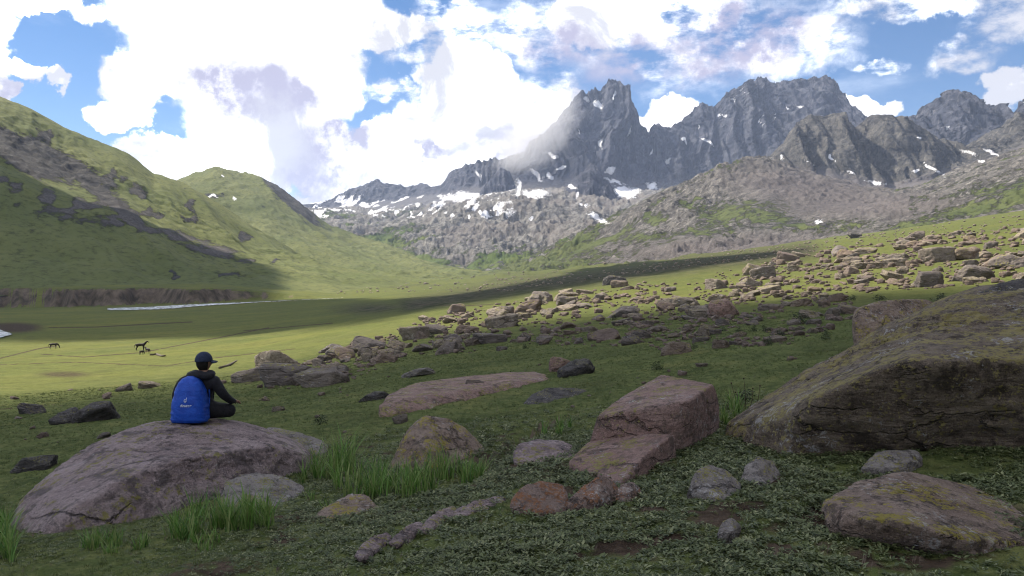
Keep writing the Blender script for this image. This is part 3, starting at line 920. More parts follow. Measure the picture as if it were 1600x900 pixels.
def cloud(outline, base, cell, label, seed):
    """a heap cloud at height base whose plan is the shaded ground outline carried up along the sunlight"""
    o3 = np.array(outline, float)
    q = o3[:, :2] + S[None, :2] * ((base - o3[:, 2]) / S[2])[:, None]
    lo, hi_ = q.min(0) - 3 * cell, q.max(0) + 3 * cell
    xs = np.arange(lo[0], hi_[0], cell); ys = np.arange(lo[1], hi_[1], cell)
    X, Y = np.meshgrid(xs, ys, indexing='ij')
    dist = np.full(X.shape, 1e9); inside = np.zeros(X.shape, bool)
    for (x0, y0), (x1, y1) in zip(q, np.roll(q, -1, 0)):
        dx, dy = x1 - x0, y1 - y0
        t = np.clip(((X - x0) * dx + (Y - y0) * dy) / (dx * dx + dy * dy + 1e-9), 0, 1)
        dist = np.minimum(dist, np.hypot(X - x0 - t * dx, Y - y0 - t * dy))
        cr = ((y0 > Y) != (y1 > Y)) & (X < (x1 - x0) * (Y - y0) / (y1 - y0 + 1e-12) + x0)
        inside ^= cr
    sd = np.where(inside, dist, -dist) + cell * 1.2 * fbm(X / (cell * 5), Y / (cell * 5), oct=3, seed=seed)
    keep = sd > 0
    keep = keep[:-1, :-1] & keep[1:, :-1] & keep[:-1, 1:] & keep[1:, 1:]
    h = np.sqrt(np.clip(sd, 0, None) / cell) * cell * 1.1 * (1 + 0.35 * fbm(X / (cell * 3), Y / (cell * 3), oct=3, seed=seed + 3))
    top = np.stack([X + S[0] / S[2] * h, Y + S[1] / S[2] * h, base + h], -1)
    bot = np.stack([X - S[0] / S[2] * h * 0.15, Y - S[1] / S[2] * h * 0.15, base - 0.15 * h - 0.3], -1)
    nx, ny = X.shape
    idx = np.arange(nx * ny).reshape(nx, ny)
    a, b, c, d = idx[:-1, :-1][keep], idx[1:, :-1][keep], idx[1:, 1:][keep], idx[:-1, 1:][keep]
    N = nx * ny
    tf = np.stack([a, b, c, d], -1); bf = np.stack([a + N, d + N, c + N, b + N], -1)
    # rim walls
    e = {}
    for f in tf:
        for i in range(4):
            k = (f[i], f[(i + 1) % 4]); e[k] = e.get(k, 0) + 1
    rim = [(k[1], k[0], k[0] + N, k[1] + N) for k in e if (k[1], k[0]) not in e]
    faces = np.concatenate([tf, bf, np.array(rim).reshape(-1, 4)])
    used = np.unique(faces)
    remap = np.full(2 * N, -1); remap[used] = np.arange(len(used))
    vs = np.concatenate([top.reshape(-1, 3), bot.reshape(-1, 3)])[used]
    me = np_mesh("cloud", vs, remap[faces])
    tag(link("cloud", me, CLOUD), label, kind='structure')


# near shade: everything from behind the viewer up to the lower edge of the sunlit strip
edgeA = [(-420, 640), (-150, 632), (0, 622), (160, 615), (260, 606), (330, 594), (400, 584), (480, 566), (560, 545), (640, 524), (720, 510), (850, 500), (1000, 484), (1150, 472), (1330, 456), (1450, 447), (1600, 441), (1900, 430)]
A3 = [hit(*p) for p in edgeA]
A3 = A3 + [np.array([60.0, 20.0, 2.0]), np.array([70.0, -70.0, 2.0]), np.array([-110.0, -90.0, -4.0]), np.array([-90.0, 10.0, -4.0])]
cloud(A3, 1480.0, 5.0, "white cloud high over the viewer shading the near meadow", 200)
loB = [(-700, 545), (-300, 538), (0, 536), (200, 531), (400, 526), (500, 522), (600, 505), (640, 494), (720, 482), (800, 468), (900, 451), (1000, 436), (1100, 420), (1200, 404), (1275, 392)]
hiB = [(1262, 388.5), (1180, 395), (1100, 402), (1000, 413), (900, 425), (820, 441), (760, 452), (700, 461), (600, 464), (480, 466), (440, 470)]
B3 = [hit(*p) for p in loB] + [hit(*p) for p in hiB]
# ... and on over the foot of the left mountainside
B3 += [P(462, 440, 980), P(395, 409, 1050), P(330, 392, 1010), P(250, 360, 1030), P(170, 318, 1040), P(60, 262, 1000), P(0, 228, 1060), P(-200, 150, 1100), P(-500, 60, 1100), P(-900, 0, 900), P(-900, 500, 500)]
cloud(B3, 1560.0, 11.0, "long white cloud shading the valley floor and the foot of the left mountain", 210)

# ------------------------------------------------------------------ mist clinging to the main summit
def mist_mat(dens):
    m = bpy.data.materials.new("mist")
    m.use_nodes = True
    m.node_tree.nodes.clear()
    n = NT(m.node_tree)
    out = n.node('ShaderNodeOutputMaterial')
    v = n.node('ShaderNodeVolumePrincipled')
    v.inputs['Color'].default_value = (0.96, 0.95, 0.97, 1)
    v.inputs['Anisotropy'].default_value = 0.2
    tcx = n.node('ShaderNodeTexCoord')
    pos = tcx.outputs['Object']
    r = n.vmath('LENGTH', pos)
    fall = n.smooth(r, 1.0, 0.25)
    tex = n.smooth(n.math('ADD', n.noise(pos, 2.3, 5, 0.6), n.math('MULTIPLY', fall, 0.28)), 0.5, 0.78)
    n.put(v.inputs['Density'], n.math('MULTIPLY', n.math('MULTIPLY', fall, tex), dens))
    n.l.new(v.outputs[0], out.inputs['Volume'])
    return m


MIST = mist_mat(0.006)


def mist(px, py, d, rx, ry, rdep, rot, label):
    bm = bmesh.new()
    bmesh.ops.create_icosphere(bm, subdivisions=4, radius=1.0)
    me = bpy.data.meshes.new("mist"); bm.to_mesh(me); bm.free()
    o = link("mist", me, MIST, loc=P(px, py, d))
    o.scale = (rx * d / F, rdep, ry * d / F)
    o.rotation_euler = (0, rot, 0)
    tag(o, label, "cloud", kind='stuff')


mist(835, 215, 4480, 118, 62, 230, math.radians(-38), "grey mist bank drifting across the shoulder of the main summit")

# ------------------------------------------------------------------ air
hz_m = bpy.data.materials.new("haze_air")
hz_m.use_nodes = True
hz_m.node_tree.nodes.clear()
hn = NT(hz_m.node_tree)
ho = hn.node('ShaderNodeOutputMaterial')
hv = hn.node('ShaderNodeVolumePrincipled')
hv.inputs['Color'].default_value = (0.56, 0.69, 1.0, 1)
hv.inputs['Density'].default_value = 0.000042
hv.inputs['Anisotropy'].default_value = 0.15
hn.l.new(hv.outputs[0], ho.inputs['Volume'])
bm = bmesh.new()
bmesh.ops.create_cube(bm, size=1.0)
me = bpy.data.meshes.new("haze"); bm.to_mesh(me); bm.free()
hz = link("haze", me, hz_m, smooth=False)
hz.scale = (24000, 24000, 1560)
hz.location = (0, 0, 1440 - 780)
tag(hz, "thin bluish air over the whole valley", kind='stuff')
# ------------------------------------------------------------------ rock materials
def rock_mat(name, a, b, dark, lichen=0.0, lichen_col=(0.30, 0.27, 0.07), white=0.0, scale=1.0, tint=False, streak=(1, 1, 2.4)):
    m, n, bs, out = new_mat(name)
    tco = n.node('ShaderNodeTexCoord')
    oi = n.node('ShaderNodeObjectInfo')
    pos = n.vmath('ADD', n.vmath('ADD', tco.outputs['Object'], oi.outputs['Location']), n.vmath('SCALE', (1.7, 2.3, 3.1), scale=oi.outputs['Random']))
    st = n.mapping(pos, streak, (0.25, 0.35, 0.0))
    n1 = n.noise(st, 1.6 * scale, 8, 0.66, 0.4)
    n2 = n.noise(pos, 9 * scale, 7, 0.72)
    n3 = n.noise(pos, 34 * scale, 4, 0.75)
    crack = n.voronoi(n.vmath('ADD', st, n.vmath('SCALE', n.noise(pos, 2.5 * scale, 5, 0.65, color=True), scale=0.55)), 1.05 * scale, 'DISTANCE_TO_EDGE')
    c = n.mix(n.smooth(n1, 0.34, 0.66), a, b)
    c = n.mix(n.math('MULTIPLY', n.smooth(n2, 0.49, 0.66), 0.85), c, dark)
    c = n.mix(n.math('MULTIPLY', n.smooth(n3, 0.50, 0.66), 0.5), c, tuple(min(1, v * 1.55) for v in b))
    n4 = n.noise(pos, 70 * scale, 3, 0.8)
    c = n.mix(n.math('MULTIPLY', n.smooth(n4, 0.46, 0.34), 0.7), c, tuple(v * 0.5 for v in dark))
    c = n.mix(n.math('MULTIPLY', n.smooth(n.noise(pos, 3.1 * scale, 8, 0.7), 0.53, 0.62), 0.75), c, dark)
    ck = n.math('MULTIPLY', n.smooth(crack, 0.035, 0.0), n.smooth(n.noise(pos, 1.3 * scale, 2), 0.45, 0.6))
    c = n.mix(n.math('MULTIPLY', ck, 0.5), c, tuple(v * 0.4 for v in dark))
    if tint:
        c = n.mix(n.smooth(oi.outputs['Random'], 0.2, 0.9, 0.0, 0.65), c, (0.125, 0.108, 0.108))
        r2 = n.math('FRACT', n.math('MULTIPLY', oi.outputs['Random'], 7.31))
        c = n.mix(n.smooth(r2, 0.6, 1.0, 0.0, 0.5), c, (0.17, 0.11, 0.085))
    if lichen:
        geo = n.node('ShaderNodeNewGeometry')
        nz = n.node('ShaderNodeSeparateXYZ'); n.l.new(geo.outputs['Normal'], nz.inputs[0])
        up = n.smooth(nz.outputs[2], -0.1, 0.7, 0.25, 1.0)
        patch = n.math('MULTIPLY', n.smooth(n.noise(pos, 2.2 * scale, 3, 0.6), 0.40, 0.62), up)
        sp_ = n.math('ADD', n.noise(pos, 17 * scale, 6, 0.72), n.math('MULTIPLY', patch, 0.16))
        lo = 0.70 - 0.12 * lichen
        c = n.mix(n.math('MULTIPLY', n.smooth(sp_, lo, lo + 0.06), 0.85), c, n.mix(n.noise(pos, 5 * scale, 3), lichen_col, tuple(v * 0.6 for v in lichen_col)))
    if white:
        sp2 = n.math('ADD', n.noise(pos, 13 * scale, 6, 0.75, 0.6), n.math('MULTIPLY', n.smooth(n.noise(pos, 1.7 * scale, 3), 0.45, 0.65), 0.14))
        lo = 0.72 - 0.08 * white
        c = n.mix(n.math('MULTIPLY', n.smooth(sp2, lo, lo + 0.07), 0.7), c, (0.42, 0.41, 0.40))
    n.put(bs.inputs['Base Color'], c)
    bs.inputs['Roughness'].default_value = 0.88
    bs.inputs['Specular IOR Level'].default_value = 0.22
    hgt = n.math('ADD', n.math('MULTIPLY', n1, 1.2), n.math('ADD', n.math('MULTIPLY', n2, 0.55), n.math('MULTIPLY', n3, 0.16)))
    hgt = n.math('SUBTRACT', hgt, n.math('MULTIPLY', ck, 0.6))
    n.put(bs.inputs['Normal'], n.bump(hgt, 1.0, 0.17 / scale))
    return m


PINK = rock_mat("pink_rock", (0.255, 0.192, 0.188), (0.390, 0.308, 0.300), (0.085, 0.070, 0.070), 0.35, white=0.3, scale=0.9, streak=(0.7, 1.4, 2.6))
RED = rock_mat("red_rock", (0.240, 0.148, 0.125), (0.330, 0.225, 0.195), (0.10, 0.075, 0.062), 0.6, white=0.5, scale=1.3)
LICH = rock_mat("lichen_rock", (0.135, 0.102, 0.078), (0.225, 0.178, 0.132), (0.046, 0.035, 0.028), 1.05, (0.34, 0.285, 0.10), white=0.8, scale=1.1, streak=(0.8, 1.2, 3.2))
BROWN = rock_mat("brown_rock", (0.200, 0.142, 0.112), (0.300, 0.228, 0.185), (0.060, 0.046, 0.038), 0.7, (0.36, 0.30, 0.05), white=0.7, scale=1.5)
GREY = rock_mat("grey_rock", (0.180, 0.155, 0.142), (0.280, 0.250, 0.228), (0.066, 0.057, 0.052), 0.6, white=0.6, scale=2.0)
ORANGE = rock_mat("orange_rock", (0.190, 0.130, 0.105), (0.270, 0.205, 0.175), (0.075, 0.058, 0.052), 0.75, (0.30, 0.13, 0.055), white=0.8, scale=2.2)
SLATE = rock_mat("slate_rock", (0.060, 0.054, 0.054), (0.115, 0.105, 0.100), (0.03, 0.027, 0.027), 0.2, white=0.4, scale=2.0)
FIELD = rock_mat("field_rock", (0.185, 0.150, 0.118), (0.270, 0.225, 0.175), (0.085, 0.068, 0.056), 0.35, white=0.3, scale=0.9, tint=True)

# ------------------------------------------------------------------ rock forms
_ico = {}


def ico(n):
    if n not in _ico:
        bm = bmesh.new()
        bmesh.ops.create_icosphere(bm, subdivisions=n, radius=1.0)
        v = np.array([x.co[:] for x in bm.verts]); f = np.array([[q.index for q in x.verts] for x in bm.faces])
        bm.free()
        v /= np.linalg.norm(v, axis=1)[:, None]
        _ico[n] = (v, f)
    return _ico[n]


def hull_planes(pts, c):
    bm = bmesh.new()
    for p in pts:
        bm.verts.new(p - c)
    r = bmesh.ops.convex_hull(bm, input=bm.verts)
    bm.normal_update()
    pl = []
    for f in bm.faces:
        nn_ = np.array(f.normal[:]); h = float(np.dot(nn_, np.array(f.verts[0].co[:])))
        if h < 0:
            nn_, h = -nn_, -h
        if f.calc_area() > 1e-5 and h > 1e-4:
            pl.append((nn_, h))
    bm.free()
    return pl


def star(planes, n, k=16, rough=0.03, freq=2.0, seed=0, strata=0.0, size=None):
    """rounded polytope given by planes, roughened with fractal relief"""
    u, f = ico(n)
    acc = np.zeros(len(u))
    for nn_, h in planes:
        acc += np.clip(u @ nn_ / h, 0, None) ** k
    r = acc ** (-1.0 / k)
    v = u * r[:, None]
    s_ = size or float(np.mean(r))
    q = v / s_ * freq
    d1 = fbm(q[:, 0], q[:, 1], q[:, 2], oct=6, gain=0.62, seed=seed)
    d2 = fbm(q[:, 0] * 1.7 + 5, q[:, 1] * 1.7, q[:, 2] * 1.7, oct=5, gain=0.66, seed=seed + 7, ridged=True)
    ch = np.clip(np.abs(vnoise(q[:, 0] * 0.8, q[:, 1] * 0.8, q[:, 2] * 0.8, seed + 13)) - 0.25, 0, 1)
    dr = s_ * rough * (1.2 * d1 + 0.8 * d2 + 1.2 * ch)
    if strata:
        zz = v[:, 2] / s_ * 9 + 2.5 * d1 + 1.5 * v[:, 0] / s_
        dr = dr + s_ * strata * (np.abs(zz % 1 - 0.5) * 2 - 0.5)
    v = u * (r + dr)[:, None]
    return v, f


def hero(name, pts, mat, label, n=5, k=18, rough=0.03, freq=2.0, seed=0, strata=0.0, parent=None, cat="boulder", group=None, origin=None, lift=0.0):
    p3 = np.array([P(*q) for q in pts])
    p3[:, 2] += lift
    if parent is None and n < 7:      # a buried skirt, so that the flanks run straight into the turf
        low = p3[p3[:, 2] < np.median(p3[:, 2])].copy()
        low[:, 2] -= 0.22
        p3 = np.concatenate([p3, low])
    c = p3.mean(0)
    pl = hull_planes(p3, c)
    v, f = star(pl, n, k, rough, freq, seed, strata)
    base = np.array([c[0], c[1], p3[:, 2].min()]) if origin is None else np.array(origin)
    me = np_mesh(name, v + c - base, f)
    o = link(name, me, mat, loc=(base if parent is None else base - np.array(parent.location)))
    if parent is not None:
        o.parent = parent
    else:
        tag(o, label, cat, group)
    return o


def empty(name, loc, rz=0.0):
    e = bpy.data.objects.new(name, None)
    e.empty_display_size = 0.2
    COL.objects.link(e)
    e.location = tuple(float(v) for v in loc); e.rotation_euler = (0, 0, rz)
    return e


# big foreground rocks
hero("boulder", [(30, 862, 7.0), (100, 870, 6.9), (200, 842, 7.25), (300, 812, 7.95), (430, 778, 9.0), (482, 760, 9.5), (100, 800, 7.1), (180, 752, 7.5), (260, 722, 8.0), (340, 706, 8.6), (420, 695, 9.1),
                 (484, 708, 9.6), (12, 822, 7.6), (30, 782, 8.0), (60, 752, 8.3), (110, 714, 8.9), (170, 680, 9.4), (230, 660, 9.9), (300, 651, 10.3), (350, 653, 10.5), (400, 662, 10.7), (450, 680, 10.8), (486, 705, 10.6),
                 (30, 800, 9.3), (250, 745, 11.8), (400, 725, 12.0), (492, 745, 10.8)],
     PINK, "big smooth pinkish domed boulder that the hiker sits on", n=7, k=44, rough=0.038, freq=3.4, seed=3, strata=0.012)
hero("boulder", [(1128, 690, 9.0), (1150, 712, 8.6), (1200, 735, 8.0), (1350, 740, 7.75), (1600, 738, 7.6), (1900, 738, 7.5), (1138, 660, 9.2), (1190, 668, 8.2), (1230, 645, 7.8), (1300, 610, 7.4), (1400, 568, 7.2), (1600, 562, 7.0),
                 (1900, 560, 6.9), (1180, 630, 9.8), (1240, 600, 10.0), (1300, 570, 10.2), (1350, 543, 10.4), (1400, 505, 10.6), (1440, 480, 10.7), (1500, 455, 10.9), (1560, 440, 11), (1640, 432, 11.2), (1900, 432, 11.0),
                 (1150, 690, 11.0), (1300, 650, 13.0), (1900, 640, 13.0)],
     LICH, "huge lichen-covered brown boulder with a dark front face at the right edge", n=7, k=60, rough=0.042, freq=3.8, seed=9, strata=0.016)
hero("boulder", [(1490, 500, 10.2), (1505, 470, 10.2), (1530, 452, 10.3), (1570, 438, 10.6), (1640, 432, 10.8), (1760, 430, 10.8), (1760, 520, 10.0), (1500, 510, 12.0), (1600, 440, 12.2), (1760, 440, 12.2), (1600, 500, 9.8)],
     SLATE, "dark rock slab lying on top of the huge lichen-covered boulder", n=6, rough=0.03, seed=14)
hero("boulder", [(1328, 505, 16.4), (1338, 540, 16.2), (1380, 548, 16.2), (1450, 548, 16.4), (1345, 478, 16.6), (1400, 466, 17.0), (1440, 464, 17.4), (1475, 480, 17.5), (1335, 485, 18.4), (1440, 470, 19), (1480, 545, 18.5), (1340, 540, 18.5), (1395, 540, 15.9)],
     BROWN, "blocky dark boulder with a hollow foot behind the huge lichen-covered one", n=6, rough=0.04, seed=17)
slab = empty("boulder", hit(1000, 735))
tag(slab, "broken red sandstone block with a stepped ledge leaning towards the viewer", "boulder")
hero("upper_block", [(931, 649, 8.55), (957, 645, 8.4), (1025, 635, 8.25), (1080, 624, 8.4), (1116, 600, 9.2), (1034, 583, 10.3), (973, 618, 9.4), (915, 712, 8.5), (955, 705, 8.35), (1054, 705, 8.2), (1090, 712, 8.6), (1126, 690, 9.4),
                     (1126, 620, 9.35), (1040, 670, 10.9), (955, 700, 9.7)], RED, None, n=6, k=40, rough=0.014, freq=2.5, seed=21, parent=slab)
hero("ledge", [(966, 758, 6.9), (955, 778, 6.95), (886, 722, 7.8), (888, 742, 7.8), (918, 690, 8.5), (1052, 679, 8.0), (1008, 711, 7.35), (1012, 752, 7.3), (1060, 735, 8.0), (960, 672, 8.8), (925, 730, 8.9), (1050, 700, 8.8)],
     RED, None, n=6, k=36, rough=0.02, freq=2.5, seed=22, parent=slab)
hero("boulder", [(1282, 795, 5.3), (1292, 835, 5.1), (1350, 858, 5.05), (1420, 872, 4.95), (1490, 884, 4.8), (1570, 872, 4.8), (1660, 850, 5.0), (1290, 778, 5.4), (1330, 758, 5.8), (1380, 750, 6.0), (1412, 734, 6.1), (1440, 740, 6.2), (1500, 754, 6.2), (1560, 768, 6.1),
                 (1615, 788, 6.0), (1680, 815, 5.7), (1340, 805, 4.95), (1420, 818, 4.75), (1500, 840, 4.7), (1330, 800, 6.3), (1600, 810, 6.4)],
     BROWN, "low broad reddish brown rock with yellow lichen in the right foreground", n=7, k=34, rough=0.055, freq=3.0, seed=25)
hero("boulder", [(604, 742, 8.9), (640, 756, 8.7), (700, 755, 8.8), (784, 745, 9.4), (628, 690, 9.1), (642, 668, 9.3), (662, 648, 9.5), (690, 650, 9.7), (722, 664, 9.8), (745, 686, 9.9), (780, 728, 10), (668, 700, 8.85), (700, 700, 10.6), (620, 710, 10.2)],
     BROWN, "pyramid-shaped brown rock rising out of the tall grass", n=6, k=34, rough=0.05, seed=28)
hero("boulder", [(580, 640, 14.6), (588, 656, 14.3), (640, 648, 14.8), (760, 630, 16.6), (868, 604, 18.6), (600, 614, 16.6), (640, 598, 18.5), (760, 582, 20.5), (850, 577, 21.5), (872, 586, 20.5), (622, 624, 15.2), (760, 604, 17.0), (866, 588, 19.2), (650, 640, 19), (860, 600, 22)],
     RED, "long flat reddish slab lying across the middle of the meadow", n=6, k=24, rough=0.02, freq=3.5, seed=31)
hero("boulder", [(810, 634, 14.2), (835, 641, 13.9), (860, 636, 14.2), (930, 628, 14.8), (955, 622, 15.2), (828, 616, 14.6), (858, 604, 15.0), (900, 606, 15.4), (948, 614, 15.8), (840, 630, 16), (940, 626, 16.5)],
     SLATE, "dark jagged rock beside the end of the long reddish slab", n=5, rough=0.05, seed=34)
hero("boulder", [(800, 712, 8.6), (805, 726, 8.4), (850, 732, 8.3), (897, 726, 8.5), (806, 699, 8.8), (840, 690, 9.2), (885, 692, 9.3), (899, 706, 8.9), (850, 712, 9.8)],
     PINK, "low pale pinkish stone left of the broken red block", n=5, k=30, rough=0.06, seed=37, lift=0.03)
hero("boulder", [(795, 800, 6.1), (800, 780, 6.2), (822, 764, 6.3), (848, 756, 6.4), (880, 766, 6.4), (892, 790, 6.3), (842, 808, 6.0), (880, 804, 6.1), (845, 785, 6.8)], ORANGE, "rounded orange-stained rock, left of the three in the foreground", n=5, k=30, rough=0.06, seed=40, lift=0.03)
hero("boulder", [(880, 798, 6.2), (890, 784, 6.25), (914, 764, 6.35), (940, 748, 6.45), (960, 758, 6.5), (976, 780, 6.45), (930, 790, 6.15), (960, 795, 6.3), (930, 775, 6.9)], ORANGE, "peaked orange and white stained rock, middle of the three in the foreground", n=5, k=30, rough=0.06, seed=41, lift=0.03)
hero("boulder", [(958, 786, 6.35), (970, 762, 6.5), (990, 759, 6.55), (1000, 768, 6.55), (1005, 784, 6.5), (980, 788, 6.3), (985, 775, 6.8)], ORANGE, "smallest orange rock, right of the three in the foreground", n=5, k=30, rough=0.06, seed=42, lift=0.03)
hero("boulder", [(1073, 770, 6.3), (1082, 745, 6.4), (1092, 734, 6.5), (1108, 725, 6.6), (1138, 736, 6.6), (1160, 758, 6.5), (1125, 780, 6.15), (1115, 755, 7.0), (1150, 772, 6.3)], GREY, "angular grey stone, left of the pair before the huge boulder", n=5, k=34, rough=0.055, seed=45)
hero("boulder", [(1155, 754, 6.7), (1162, 730, 6.8), (1184, 713, 6.9), (1208, 722, 6.95), (1224, 748, 6.8), (1190, 760, 6.5), (1190, 738, 7.3)], GREY, "rounded grey stone with yellow lichen, right of the pair", n=5, k=34, rough=0.055, seed=46)
hero("boulder", [(1343, 732, 6.9), (1360, 714, 7.0), (1378, 703, 7.1), (1402, 707, 7.15), (1436, 703, 7.1), (1442, 722, 7.0), (1400, 736, 6.75), (1390, 718, 7.3)], GREY, "small grey stone against the foot of the huge boulder", n=5, k=30, rough=0.06, seed=47)
hero("stone", [(1119, 842, 5.1), (1128, 824, 5.2), (1145, 817, 5.25), (1158, 830, 5.2), (1140, 846, 5.0), (1140, 830, 5.5)], GREY, "little purple-grey stone alone in the foreground leaves", n=4, k=30, rough=0.06, seed=48, cat="stone", lift=0.035)
hero("boulder", [(342, 792, 7.4), (350, 758, 7.7), (380, 746, 8.0), (405, 743, 8.1), (450, 750, 8.2), (477, 766, 8.1), (474, 785, 7.8), (400, 802, 7.2), (420, 775, 8.6)], GREY, "flat pale rock half hidden in grass before the domed boulder", n=6, k=30, rough=0.06, seed=50, lift=0.03)
hero("boulder", [(400, 690, 11.0), (420, 665, 11.6), (470, 676, 11.6), (505, 688, 11.4), (513, 696, 11.2), (505, 712, 10.8), (440, 700, 10.8), (460, 695, 12.2)], GREY, "grey slab peeping out behind the right end of the domed boulder", n=5, k=34, rough=0.055, seed=52)
hero("boulder", [(478, 830, 6.4), (505, 803, 6.7), (548, 783, 7.0), (575, 785, 7.0), (598, 810, 6.8), (545, 834, 6.3), (550, 808, 7.3)], BROWN, "low pointed rock sunk in the turf below the tall grass", n=5, k=30, rough=0.06, seed=53, lift=0.06)
for i, (x0, y0, x1, y1, w_, lb) in enumerate([(552, 876, 612, 846, 15, "lowest stone of the thin row in the foreground turf"), (606, 856, 662, 826, 11, "second stone up the thin row in the foreground turf"),
                                              (652, 836, 716, 803, 14, "pale third stone up the thin row in the foreground turf"), (702, 812, 790, 785, 10, "topmost long stone of the thin row in the foreground turf")]):
    d0, d1 = hit(x0, y0)[1], hit(x1, y1)[1]
    hero("stone", [(x0, y0, d0), (x1, y1 - 2, d1), (x0 + 8, y0 - w_, d0 + 0.12), ((x0 + x1) / 2, (y0 + y1) / 2 - w_ * 0.9, (d0 + d1) / 2 + 0.05), (x1 - 8, y1 - w_ * 0.6, d1 + 0.1), (x0 + 14, y0 + 4, d0 - 0.1), (x1 - 6, y1 + 8, d1 - 0.15), ((x0 + x1) / 2, (y0 + y1) / 2 + 12, (d0 + d1) / 2)],
         PINK, lb, n=5, k=30, rough=0.12, freq=4.0, seed=60 + i, lift=0.03, cat="stone", group="thin row of stones in the turf")

# ------------------------------------------------------------------ pool of boulder forms for the field
POOL = []
for i in range(16):
    rs = np.random.default_rng(300 + i)
    dirs = rs.normal(size=(11, 3)); dirs[:, 2] *= 0.9
    dirs /= np.linalg.norm(dirs, axis=1)[:, None]
    pl = [(q, rs.uniform(0.55, 1.0)) for q in dirs] + [(np.array(q, float), 1.05) for q in [(1, 0, 0), (-1, 0, 0), (0, 1, 0), (0, -1, 0), (0, 0, 1), (0, 0, -1)]]
    v, f = star(pl, 5, 18, 0.085, 2.0, 320 + i)
    ext = v.max(0) - v.min(0)
    v = (v - (v.max(0) + v.min(0)) / 2) / ext            # unit box
    me = np_mesh("boulder", v, f)
    me.polygons.foreach_set('use_smooth', np.ones(len(me.polygons), bool))
    POOL.append((v, f, me))
POOL_MESH = {}


def pool_mesh(i, mat):
    key = (i, mat.name)
    if key not in POOL_MESH:
        me = POOL[i][2].copy(); me.materials.append(mat); POOL_MESH[key] = me
    return POOL_MESH[key]


def stone_at(px0, px1, py0, py1, i, mat, label, group=None, name="boulder", cat="boulder", depth=0.8, rz=None):
    """a boulder whose outline spans columns px0..px1 and rows py0..py1 and stands on the ground at its lowest row"""
    g = hit((px0 + px1) / 2, py1 - 0.15 * (py1 - py0))
    d = g[1]
    wd = (px1 - px0) * d / F; ht = (py1 - py0) * d / F
    o = bpy.data.objects.new(name, pool_mesh(i % 16, mat))
    COL.objects.link(o)
    o.scale = (wd * 1.08, max(wd * depth, ht * 0.7), ht * 1.4)
    o.location = (g[0], g[1], g[2] + ht * 0.16)
    o.rotation_euler = (random.uniform(-.15, .15), random.uniform(-.28, .28), random.uniform(-.3, .3) if rz is None else rz)
    return tag(o, label, cat, group)


NOTABLE = [
    (399, 466, 545, 579, 0, FIELD, "large rounded dark boulder on the edge of the sunlit meadow, right of the hiker"),
    (415, 500, 568, 606, 1, FIELD, "blocky boulder in the pile just below the large rounded one"), (468, 542, 575, 606, 2, FIELD, "low flat-topped boulder at the right end of the pile near the hiker"),
    (366, 412, 578, 600, 3, FIELD, "weathered grey boulder left in the pile near the hiker"),
    (545, 598, 527, 552, 4, FIELD, "dark squat boulder below the sunlit strip, left end of the field"), (510, 548, 540, 556, 5, GREY, "pale stone standing at the tip of the sunlit strip"),
    (626, 668, 509, 534, 6, FIELD, "dark boulder with a flat left shoulder on the sunlit edge"), (664, 700, 506, 524, 7, FIELD, "smooth dark boulder beside the sunlit edge"),
    (760, 812, 490, 515, 8, FIELD, "broad purple-brown boulder in the middle of the field"), (804, 846, 470, 492, 9, FIELD, "light boulder on the sunlit strip above the broad purple one"),
    (864, 896, 455, 471, 10, FIELD, "upright brown boulder on the border of the dark strip"), (920, 968, 513, 536, 11, FIELD, "rounded grey-brown boulder at the centre of the field"),
    (1034, 1078, 532, 556, 12, FIELD, "light domed boulder at the lower right of the field"), (1108, 1152, 467, 500, 13, RED, "big red pointed boulder just under the sunlit strip"),
    (1040, 1090, 462, 482, 14, FIELD, "dark red-brown boulder left of the big red pointed one"), (950, 1002, 478, 498, 15, FIELD, "long low boulder in the upper field"),
    (1375, 1424, 401, 419, 0, FIELD, "wide flat sunlit boulder on the right slope"), (1486, 1534, 385, 407, 3, FIELD, "smooth sunlit boulder with a dark right side, upper right slope"),
    (1440, 1486, 386, 412, 6, FIELD, "tall fractured sunlit boulder left of the smooth one"), (1214, 1244, 394, 411, 8, FIELD, "sunlit boulder leaning right at the top of the strip"),
    (1300, 1332, 385, 401, 5, FIELD, "sunlit tan boulder below the distant dark block"), (1330, 1368, 387, 400, 9, FIELD, "low sunlit tan boulder beside the distant dark block"),
    (1326, 1346, 363, 374, 2, SLATE, "small square dark block on the skyline of the right slope"), (1548, 1598, 400, 422, 11, FIELD, "broad sunlit boulder at the right edge of the slope"),
    (1500, 1550, 415, 440, 13, FIELD, "shadowed boulder above the huge lichen-covered one"), (1430, 1476, 425, 452, 1, FIELD, "tan boulder peering over the huge lichen-covered one"),
    (857, 890, 560, 585, 4, RED, "reddish pointed boulder behind the far end of the long slab"), (872, 928, 563, 590, 7, SLATE, "dark gabled boulder behind the far end of the long slab"),
    (84, 130, 640, 666, 5, SLATE, "flat leaning slate block left of the hiker"), (116, 176, 632, 664, 10, SLATE, "black jagged block with a sharp top left of the hiker"),
    (29, 69, 634, 650, 11, SLATE, "small dark stone at the far left of the meadow"), (25, 88, 713, 737, 12, SLATE, "dark flat stone streaked with white near the left edge"),
    (218, 252, 596, 608, 13, FIELD, "pale flat stone in the grass left of the hiker's shoulder"), (625, 682, 578, 590, 14, GREY, "thin grey slab lying above the long reddish slab"),
    (560, 606, 612, 628, 15, SLATE, "half buried grey stone at the left tip of the long reddish slab"), (536, 551, 436, 445, 3, SLATE, "lone dark boulder far out on the sunlit valley floor"),
    (945, 980, 430, 446, 4, SLATE, "dark boulder inside the shaded strip on the slope"), (740, 790, 520, 540, 6, FIELD, "flat dark boulder low in the left half of the field"),
    (680, 716, 536, 556, 9, FIELD, "rough dark boulder among small stones below the sunlit edge"),
]
